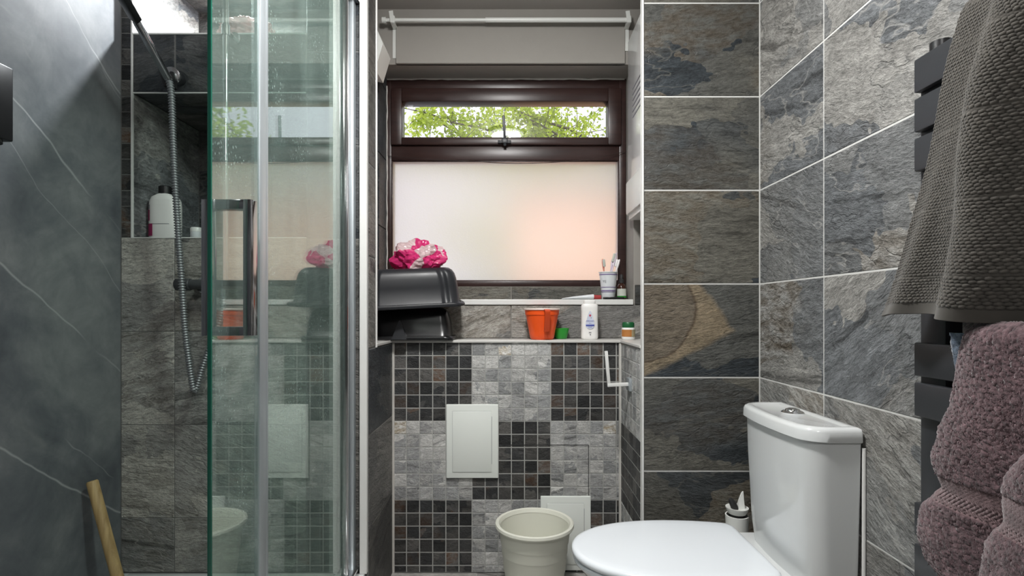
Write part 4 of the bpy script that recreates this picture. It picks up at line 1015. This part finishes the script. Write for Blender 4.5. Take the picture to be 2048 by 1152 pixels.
# comb
cm = MB(); x0, x1 = P(1207, 0, 2.172).x, P(1249, 0, 2.172).x
cm.box(x0, x1, 2.178, 2.187, ZS+0.0005, ZS+0.011, 0.002)
for i in range(18):
    xx = x0+0.004+(x1-x0-0.008)*i/17; cm.box(xx-0.0012, xx+0.0012, 2.158, 2.179, ZS+0.001, ZS+0.007)
tag(cm.build('hair_comb', M['black_plastic'], None), 'flat black comb lying in front of the toothbrush cup', 'comb')

# ------------------------------------------------------------------ paper holder on the pier side
ph = empty('paper_holder', (XSR, 1.855, 0.74), 'empty square-bar chrome toilet paper holder on the recess side', 'paper holder')
zt, zb = P(0, 756, 1.855).z, P(0, 781, 1.855).z
MB().box(XSR-0.009, XSR+0.001, 1.832, 1.880, zb, zt, 0.001).build('wall_plate', M['brushed'], ph)
e1 = P(1218, 770, 1.855); e0 = Vector((XSR-0.006, 1.855, e1.z+0.003)); e2 = P(1212, 702, 1.855)
MB().bar(e0, e1+Vector((-0.006, 0, 0)), 0.012, 0.012, (0, 0, 1), 0.001).build('arm', M['trim_white'], ph)
MB().bar(e1+Vector((0, 0, -0.006)), e2, 0.011, 0.011, (0, 1, 0), 0.001).build('roll_bar', M['trim_white'], ph)

# ------------------------------------------------------------------ bin
bc = (P(1069, 0, 1.825).x, 1.825, 0.0)
bn = empty('waste_bin', bc, 'cream ribbed plastic bin beside the toilet in front of mosaic', 'bin')
R_, H_ = 0.128, 0.272
def br_(z): return 0.092+(R_-0.006-0.092)*(z/H_)
prof = [(0, 0.0), (0.088, 0.0), (0.092, 0.004)]
for z in (0.05, 0.11, 0.17, 0.205):
    prof += [(br_(z)-0.0006, z-0.004), (br_(z)+0.0012, z), (br_(z)+0.0022, z+0.003)]
prof += [(br_(0.235)+0.0025, 0.235), (br_(0.25)+0.003, 0.262)]
prof2 = [(br_(0.255)-0.001, 0.262), (br_(0.2)-0.003, 0.2), (0.088, 0.008), (0, 0.006)]
MB().lathe(prof+prof2, 64, bc).build('bin_body', M['bin_cream'], bn)
MB().lathe([(br_(0.25)+0.002, 0.258), (R_+0.005, 0.257), (R_+0.0075, 0.262), (R_+0.006, 0.270), (R_+0.001, 0.2725), (R_-0.005, 0.270), (br_(0.25)-0.002, 0.258)], 64, bc).build('rim', M['bin_cream'], bn)

# ------------------------------------------------------------------ toilet
TCY = 1.362; ZT = CAMZ-0.600
tl = empty('toilet', (0.45, TCY, 0), 'white close-coupled toilet with closed lid against the right wall', 'toilet')
XT, XH, WH = 0.150, 0.622, 0.178
def dshape(z, grow=0.0, n=80, xt=XT, xh=XH, wh=WH, hinge=0.86):
    """D outline, round tip towards -X, hinge edge towards the cistern"""
    xt -= grow; xh += grow; wh += grow; half = []
    L = xh-xt
    for i in range(n//2+1):
        s = (1-math.cos(PI*i/(n//2)))/2
        f = min(1.0, s/0.60); y = (1-(1-f)**2.15)**(1/2.15)
        if s > 0.60: y *= 1-(1-hinge)*((s-0.60)/0.40)**2
        if s > 0.965: y *= max(0.0, 1-((s-0.965)/0.035)**2.2*0.14)
        half.append((xt+L*s, y*wh))
    pts = [(x, TCY+y, z) for x, y in half]+[(x, TCY-y, z) for x, y in reversed(half)][:-1]
    return pts
lid = MB().loft([dshape(ZT-0.020, -0.010), dshape(ZT-0.019, -0.004), dshape(ZT-0.014, 0.0), dshape(ZT-0.006, -0.001), dshape(ZT-0.002, -0.006), dshape(ZT-0.0004, -0.015), dshape(ZT, -0.04), dshape(ZT+0.001, -0.09)]).build('lid', M['seat_white'], tl, 60)
MB().loft([dshape(ZT-0.038, -0.012), dshape(ZT-0.036, -0.006), dshape(ZT-0.030, -0.004), dshape(ZT-0.024, -0.006), dshape(ZT-0.0215, -0.013)]).build('seat', M['seat_white'], tl, 60)
rg = []
for (z, s, cx, sy) in ((0.0, 0.60, 0.50, 0.58), (0.02, 0.60, 0.50, 0.58), (0.06, 0.56, 0.50, 0.54), (0.18, 0.66, 0.47, 0.62), (0.27, 0.86, 0.43, 0.84), (0.33, 0.97, 0.40, 0.95), (ZT-0.040, 0.985, 0.388, 0.975)):
    base = dshape(z, -0.008); mx_ = (XT+XH)/2
    rg.append([(cx+(x-mx_)*s, TCY+(y-TCY)*sy, zz_) for x, y, zz_ in base])
MB().loft(rg).build('bowl', M['ceramic'], tl, 60)
def rbox(x0, x1, y0, y1, z, r, n=8, bow=0.0):
    out = []
    for (cx, cy, a0) in ((x1-0.004, y1-0.004, 0), (x0+r, y1-r, PI/2), (x0+r, y0+r, PI), (x1-0.004, y0+0.004, 1.5*PI)):
        rr = 0.004 if cx > x1-r*0.5 else r
        for k in range(n+1):
            a = a0+PI/2*k/n; out.append([cx+rr*math.cos(a), cy+rr*math.sin(a), z])
    # denser front with a bow
    res = []
    for i, p in enumerate(out):
        q = out[(i+1) % len(out)]; res.append(p)
        if abs(p[0]-x0) < 1e-5 and abs(q[0]-x0) < 1e-5:
            for k in range(1, 8): res.append([p[0], p[1]+(q[1]-p[1])*k/8, z])
    ym = (y0+y1)/2
    for p in res:
        if p[0] < x0+r*1.5: p[0] -= bow*max(0, 1-((p[1]-ym)/((y1-y0)/2))**2)
    return [tuple(p) for p in res]
CX0, CX1, CY0, CY1 = 0.655, XR-0.006, 1.176, 1.534
MB().loft([rbox(0.56, CX1, TCY-0.155, TCY+0.155, z, 0.04) for z in (0.24, 0.30)]+[rbox(0.585, CX1, TCY-0.165, TCY+0.165, z, 0.04) for z in (0.352, 0.358)]).build('cistern_shelf', M['ceramic'], tl, 50)
MB().loft([rbox(CX0+0.022, CX1, CY0+0.020, CY1-0.020, 0.358, 0.045, bow=0.012), rbox(CX0+0.016, CX1, CY0+0.016, CY1-0.016, 0.42, 0.045, bow=0.014), rbox(CX0+0.009, CX1, CY0+0.009, CY1-0.009, 0.60, 0.045, bow=0.016), rbox(CX0+0.007, CX1, CY0+0.006, CY1-0.006, 0.699, 0.045, bow=0.016)]).build('cistern', M['ceramic'], tl, 50)
zl0, zl1 = 0.7005, 0.7345
cl = MB().loft([rbox(CX0+0.003, CX1, CY0+0.002, CY1-0.002, zl0, 0.047, bow=0.017), rbox(CX0-0.001, CX1, CY0-0.001, CY1+0.001, zl0+0.003, 0.048, bow=0.018), rbox(CX0, CX1, CY0, CY1, zl1-0.010, 0.048, bow=0.018), rbox(CX0+0.003, CX1-0.001, CY0+0.003, CY1-0.003, zl1-0.003, 0.048, bow=0.018), rbox(CX0+0.009, CX1-0.006, CY0+0.009, CY1-0.009, zl1, 0.045, bow=0.018), rbox(CX0+0.018, CX1-0.018, CY0+0.022, CY1-0.022, zl1-0.0005, 0.040, bow=0.017), rbox(CX0+0.025, CX1-0.024, CY0+0.030, CY1-0.030, zl1-0.0035, 0.036, bow=0.014)]).build('cistern_lid', M['ceramic'], tl, 50)
fb = (P(1585, 0, 1.374).x, 1.374, zl1-0.004)
MB().lathe([(0.027, 0.0), (0.0275, 0.003), (0.024, 0.006), (0.019, 0.0065), (0.018, 0.0075), (0.0165, 0.011), (0.010, 0.0135), (0, 0.014)], 32, fb).build('flush_button', M['chrome'], cl)
MB().tube([(XR-0.004, CY0+0.005, 0.0), (XR-0.004, CY0+0.003, 0.40), (XR-0.004, CY0+0.002, 0.69)], 0.004, 8).build('sealant_bead', M['trim_white'], tl)
for s in (-1, 1):
    MB().tube([(0.607, TCY+s*0.075-0.016, ZT-0.018), (0.607, TCY+s*0.075+0.016, ZT-0.018)], 0.011, 14).build('hinge', M['chrome'], tl)
# toilet brush and holder
bp = P(1474, 0, 1.603); bh = empty('brush_holder', (bp.x, 1.603, 0), 'white toilet brush holder between the cistern and dark pier', 'brush holder')
zt_ = P(0, 1030, 1.603).z
MB().lathe([(0, 0), (0.036, 0), (0.038, 0.004), (0.032, zt_-0.03), (0.034, zt_), (0.030, zt_), (0.027, zt_-0.03), (0.030, 0.01), (0, 0.008)], 36, (bp.x, 1.603, 0.0005)).build('holder_body', M['white_plastic'], bh)
tbr = empty('toilet_brush', (bp.x, 1.603, 0.02), 'black and white brush sitting in the holder behind the toilet', 'toilet brush')
MB().lathe([(0, zt_-0.10), (0.022, zt_-0.10), (0.024, zt_+0.004), (0.0, zt_+0.006)], 24, (bp.x, 1.603, 0)).build('bristles', M['rubber'], tbr)
MB().lathe([(0.0, zt_+0.005), (0.026, zt_+0.006), (0.031, zt_+0.016), (0.033, zt_+0.024), (0.029, zt_+0.022), (0.0, zt_+0.018)], 30, (bp.x, 1.603, 0)).build('splash_collar', M['white_plastic'], tbr)
MB().tube([(bp.x-0.004, 1.603, zt_+0.016), (bp.x-0.016, 1.60, zt_+0.040), (bp.x-0.022, 1.60, zt_+0.050)], [0.011, 0.010, 0.005], 14).build('grip', M['rubber'], tbr)
MB().loft([[(bp.x+0.000, 1.59, zt_+0.018), (bp.x+0.020, 1.592, zt_+0.018), (bp.x+0.020, 1.612, zt_+0.018), (bp.x, 1.612, zt_+0.018)], [(bp.x+0.004, 1.596, zt_+0.045), (bp.x+0.018, 1.596, zt_+0.050), (bp.x+0.018, 1.608, zt_+0.050), (bp.x+0.006, 1.608, zt_+0.045)], [(bp.x+0.013, 1.60, zt_+0.068), (bp.x+0.018, 1.60, zt_+0.072), (bp.x+0.018, 1.604, zt_+0.072), (bp.x+0.013, 1.604, zt_+0.068)]]).build('wiper_tip', M['white_plastic'], tbr, 50)

# ------------------------------------------------------------------ towel radiator
XF = 0.708
ra = empty('towel_radiator', (0.745, 0.68, 0.40), 'matt black flat-bar towel radiator on the right wall', 'radiator')
def zr_(y): return P(0, y, 0.932).z
for (yt, ybm) in ((118, 185), (197, 264), (276, 343), (445, 512), (524, 591), (685, 752), (765, 832), (1005, 1072), (1088, 1155), (1168, 1235)):
    MB().box(XF, XF+0.014, 0.432, 0.938, zr_(ybm), zr_(yt), 0.003).build('bar', M['black_metal'], ra)
for y in (0.920, 0.480):
    MB().box(XF+0.013, XF+0.045, y-0.035, y+0.022, 0.42, zr_(112), 0.006).build('post', M['black_metal'], ra)
    MB().tube([(XF+0.03, y-0.005, zr_(135)), (XF+0.03, y-0.005, zr_(112)+0.016)], 0.016, 20).build('vent_cap', M['black_plastic'], ra)
    for z in (1.30, 0.60):
        MB().tube([(XF+0.03, y, z), (XR-0.0005, y, z)], 0.012, 14).build('wall_mount', M['black_metal'], ra)

# ------------------------------------------------------------------ towels
def waffle_mat():
    t = NT('towel_waffle'); tc = t.n('ShaderNodeTexCoord').outputs['UV']
    n = t.noise(t.n('ShaderNodeTexCoord').outputs['Object'], 60, 3)
    at = t.n('ShaderNodeAttribute', attribute_name='relief').outputs['Fac']
    c = t.mix(at, (0.020, 0.019, 0.017, 1), (0.120, 0.110, 0.096, 1))
    t.set(Base_Color=t.mix(t.math('MULTIPLY', n, 0.4), c, (0.06, 0.055, 0.05, 1)), Roughness=0.95, Sheen_Weight=0.25)
    t.b.inputs['Specular IOR Level'].default_value = 0.1
    return t.m
def terry_mat(name, a, b):
    t = NT(name); tc = t.n('ShaderNodeTexCoord').outputs['Object']
    n = t.noise(tc, 140, 3, 0.6); n2 = t.noise(tc, 12, 2)
    t.set(Base_Color=t.ramp(t.math('ADD', t.math('MULTIPLY', n, 0.7), t.math('MULTIPLY', n2, 0.3)), [(0.35, a), (0.65, b)]), Roughness=0.95, Sheen_Weight=0.4)
    t.b.inputs['Specular IOR Level'].default_value = 0.1
    t.bump(t.noise(tc, 420, 2), 0.5, 0.002); return t.m

def sheet(name, mat, parent, nu, nv, pos, disp, thick=0.006, attr=None):
    """pos(u,v) -> Vector on the cloth's outer side, disp(u,v,p)-> relief height along the normal"""
    pts = [[pos(i/(nu-1), j/(nv-1)) for i in range(nu)] for j in range(nv)]
    V = []; rel = []
    for j in range(nv):
        for i in range(nu):
            du = pts[j][min(i+1, nu-1)]-pts[j][max(i-1, 0)]; dv = pts[min(j+1, nv-1)][i]-pts[max(j-1, 0)][i]
            n = du.cross(dv).normalized()
            if n.x > 0: n = -n
            h, r = disp(i/(nu-1), j/(nv-1), pts[j][i]); V.append(pts[j][i]+n*h); rel.append(r)
    nF = nu*nv
    Fc = [(j*nu+i, j*nu+i+1, (j+1)*nu+i+1, (j+1)*nu+i) for j in range(nv-1) for i in range(nu-1)]
    me = bpy.data.meshes.new(name); me.from_pydata(V, [], Fc); me.materials.append(mat)
    me.polygons.foreach_set('use_smooth', [True]*len(me.polygons))
    a = me.attributes.new('relief', 'FLOAT', 'POINT'); a.data.foreach_set('value', rel)
    o = link(name, me, parent)
    md = o.modifiers.new('thickness', 'SOLIDIFY'); md.thickness = thick; md.offset = 0
    return o, pts
def lerp(a, b, t): return a+(b-a)*t
def sm(a, b, x):
    t = min(1, max(0, (x-a)/(b-a))); return t*t*(3-2*t)

tw = empty('hand_towel', (0.70, 0.72, 1.45), 'dark grey-brown waffle towel hanging from the top of the black radiator', 'towel')
ZTOP, ZBOT = 1.462, 0.985
def pos1(u, v):
    far = lerp(0.775, 0.935, v**0.92)+0.024*v**5; near = lerp(0.50, 0.47, v)
    y = lerp(far, near, u)
    z = lerp(ZTOP, ZBOT, v)+0.006*math.sin(u*9)*v-0.004*u
    rise = sm(0.0, 0.35, v)
    ur = 0.30+0.10*v; uv_ = 0.52+0.03*v
    x = 0.668+0.008*noise.noise((u*4, v*3, 2.0))
    x -= 0.044*math.exp(-((u-ur)/0.10)**2)*(0.40+0.60*rise)
    x += 0.032*math.exp(-((u-uv_)/0.085)**2)*rise
    x -= 0.040*math.exp(-((u-0.76)/0.10)**2)
    x -= 0.010*math.exp(-((u-0.10)/0.05)**2)*sm(0.3, 0.8, v)
    x += 0.008*math.sin(u*21+v*3)*sm(0.5, 1.0, v)*0.6
    if v < 0.06: x += 0.020*((0.06-v)/0.06)**2
    return Vector((min(x, 0.700), y, z))
NU1, NV1 = 390, 410
def disp1(u, v, p):
    W = lerp(0.29, 0.46, v)
    cu, cv = u*W/0.0054, v*0.48/0.0048
    k = int(math.floor(cv)); fu = (cu+0.5*(k % 2)) % 1.0-0.5; fv = (cv % 1.0)-0.5
    d = math.sqrt(fu*fu+fv*fv*0.9)
    h = max(0.0, 1-(d/0.55)**2)
    hr = 0.60*h+0.40*(0.5+0.6*noise.noise((cu*1.1, cv*1.1, 5)))+0.15*noise.noise((cu*0.3, cv*0.3, 7))
    s = 0
    for q in (0.16, 0.40, 0.645, 0.865):
        s = max(s, 1-min(1, abs(v-q-0.008*math.sin(u*7))/0.006))
    if v > 0.962: return 0.0008, 0.6
    hr = hr*(1-s)+0.62*s
    return 0.0030*hr-0.0010*s, min(1, max(0, hr*1.15-0.1))
m_w = waffle_mat()
sheet('towel_cloth', m_w, tw, NU1, NV1, pos1, disp1, 0.004)
# the back half over the bar
def pos1b(u, v): 
    p = pos1(u, 0.0); return Vector((0.745 if v > 0.3 else lerp(p.x, 0.745, v/0.3), p.y, ZTOP+0.004*math.sin(PI*min(1, v/0.3))-max(0, v-0.3)*0.16))
sheet('towel_back', m_w, tw, 40, 24, pos1b, lambda u, v, p: (0, 0.5), 0.004)

mauve = terry_mat('towel_mauve', srgb(54, 41, 44), srgb(116, 93, 97))
mauve_band = terry_mat('towel_mauve_band', srgb(92, 73, 75), srgb(122, 100, 102))
tm = empty('bath_towel', (0.70, 0.68, 0.97), 'fluffy mauve-brown bath towel folded over the lower radiator bars', 'towel')
def bump_h(u, v, p, band):
    if band: return 0.0014*abs(math.sin((p.y*0.9+p.z)*520))+0.0004, 0.5
    k = noise.noise(p*260)*0.6+noise.noise(p*520)*0.5+noise.noise(p*60)*0.25
    return 0.003+0.0026*k, 0.5
SIL = [(0.0, 0.779), (0.18, 0.7905), (0.30, 0.797), (0.44, 0.820), (0.54, 0.832), (0.607, 0.824), (0.65, 0.818), (0.70, 0.832), (0.78, 0.855), (0.87, 0.857), (0.95, 0.846), (1.0, 0.815)]
def sil(v):
    for (a, x), (b, y) in zip(SIL, SIL[1:]):
        if v <= b: t = (v-a)/(b-a); t = t*t*(3-2*t); return lerp(x, y, t)
    return SIL[-1][1]
def pos2(u, v):
    far = sil(v)-0.010; y = lerp(far, 0.50, u); z = lerp(0.974, 0.600, v)-0.02*u*v
    bandpinch = math.exp(-((v-0.65)/0.05)**2)
    x = 0.662-0.012*math.sin(u*8.0+0.5)-0.010*math.sin(u*3+v*2.5)+0.003*bandpinch-0.006*sm(0.7, 0.9, v)
    e = max(0, 1-u/0.06); x += 0.030*e*e
    if v < 0.05: x += 0.02*((0.05-v)/0.05)**2
    return Vector((min(x, 0.698), y, z))
def isband2(v): return 0.594 < v < 0.714
o2, g2 = sheet('towel_cloth', mauve, tm, 190, 230, pos2, lambda u, v, p: bump_h(u, v, p, isband2(v)), 0.008)
SIL3 = [(0.0, 0.575), (0.17, 0.60), (0.35, 0.654), (0.45, 0.684), (0.52, 0.690), (0.58, 0.690), (0.67, 0.712), (0.80, 0.720), (0.93, 0.716), (1.0, 0.700)]
def pos3(u, v):
    far = SIL3[-1][1]
    for (a, x), (b, y) in zip(SIL3, SIL3[1:]):
        if v <= b: far = lerp(x, y, (v-a)/(b-a)); break
    y = lerp(far, 0.44, u); z = lerp(0.975, 0.545, v)
    bandpinch = math.exp(-((v-0.585)/0.05)**2)
    x = 0.628-0.010*math.sin(u*7.0)+0.003*bandpinch-0.004*sm(0.6, 0.9, v)
    e = max(0, 1-u/0.10); x += 0.030*e*e
    if v < 0.10: x += 0.04*((0.10-v)/0.10)**2
    x += 0.030*(1-sm(0.1, 0.45, v))
    return Vector((x, y, z))
def isband3(v): return 0.49 < v < 0.62
o3, g3 = sheet('towel_fold', mauve, tm, 150, 230, pos3, lambda u, v, p: bump_h(u, v, p, isband3(v)), 0.008)
o2.data.materials.append(mauve_band); o3.data.materials.append(mauve_band)
for ob, nu, nv, fn in ((o2, 190, 230, isband2), (o3, 150, 230, isband3)):
    for k, pl in enumerate(ob.data.polygons):
        if fn((k//(nu-1)+0.5)/(nv-1)): pl.material_index = 1
# pile
def pile(name, posf, isb, cnt, parent, mat, seed):
    R3 = random.Random(seed); V = []; Fc = []
    for _ in range(cnt):
        u, v = R3.random()*0.85, R3.random()
        if isb(v): continue
        p = posf(u, v); e = 0.004
        n = (posf(min(1, u+e), v)-p).cross(posf(u, min(1, v+e))-p)
        if n.length < 1e-9: continue
        n.normalize()
        if n.x > 0: n = -n
        d = (n+Vector((R3.uniform(-.8, .8), R3.uniform(-.8, .8), R3.uniform(-1.1, .4)))).normalized()
        s = d.cross(Vector((R3.uniform(-1, 1), R3.uniform(-1, 1), R3.uniform(-1, 1)))).normalized()*0.0006
        q = p+n*0.003; l = R3.uniform(.003, .006); mid = q+d*l*0.6+n*0.0006; tip = q+d*l+Vector((0, 0, -0.0015)); i = len(V)
        V += [q-s, q+s, mid+s*0.9, mid-s*0.9, tip+s*0.4, tip-s*0.4]; Fc += [(i, i+1, i+2, i+3), (i+3, i+2, i+4, i+5)]
    me = bpy.data.meshes.new(name); me.from_pydata(V, [], Fc); me.materials.append(mat); tag(link(name, me, parent), kind='stuff')
pile('towel_pile', pos2, isband2, 42000, tm, mauve, 3)
pile('towel_pile', pos3, isband3, 26000, tm, mauve, 4)
# blue-grey towel edge behind the mauve one
blue = terry_mat('towel_blue', srgb(62, 72, 86), srgb(104, 116, 130))
bt = empty('face_towel', (0.70, 0.79, 0.93), 'blue-grey towel edge showing behind the mauve towel', 'towel')
def pos4(u, v): return Vector((0.690+0.006*math.sin(u*5), lerp(0.832-0.020*v, 0.70, u), lerp(0.960, 0.84, v)))
o4, g4 = sheet('towel_cloth', blue, bt, 60, 60, pos4, lambda u, v, p: bump_h(u, v, p, False), 0.008)
pile('towel_pile', pos4, lambda v: False, 2500, bt, blue, 5)

# ------------------------------------------------------------------ ceiling lamps
def downlight(loc, r, label):
    e = empty('downlight', loc, label, 'ceiling light', 'recessed ceiling lights')
    MB().lathe([(r, 0.0), (r*1.12, -0.002), (r*1.12, -0.012), (r, -0.014), (r*0.92, -0.006)], 36, loc).build('bezel', M['white_plastic'], e)
    MB().lathe([(0, -0.006), (r*0.93, -0.006)], 36, loc).build('diffuser', M['lamp_glow'], e)
def dome_lamp(loc, label):
    e = empty('dome_lamp', loc, label, 'ceiling light', 'ceiling lights of the room')
    MB().lathe([(0.0, 0.0), (0.115, 0.0), (0.12, -0.004), (0.12, -0.018), (0.11, -0.022), (0.0, -0.022)], 40, loc).build('base', M['white_plastic'], e)
    MB().tube([(loc[0], loc[1], loc[2]-0.024), (loc[0], loc[1], loc[2]-0.05)], 0.018, 16).build('lamp_holder', M['white_plastic'], e)
dome_lamp((-0.05, 0.98, ZC), 'round ceiling light above the middle of the bathroom')
dome_lamp((0.0, -0.40, ZC), 'round ceiling light above the bathroom entrance')
downlight((-0.95, 1.853, ZN1-0.003), 0.035, 'small recessed light in the top of the upper shower niche')
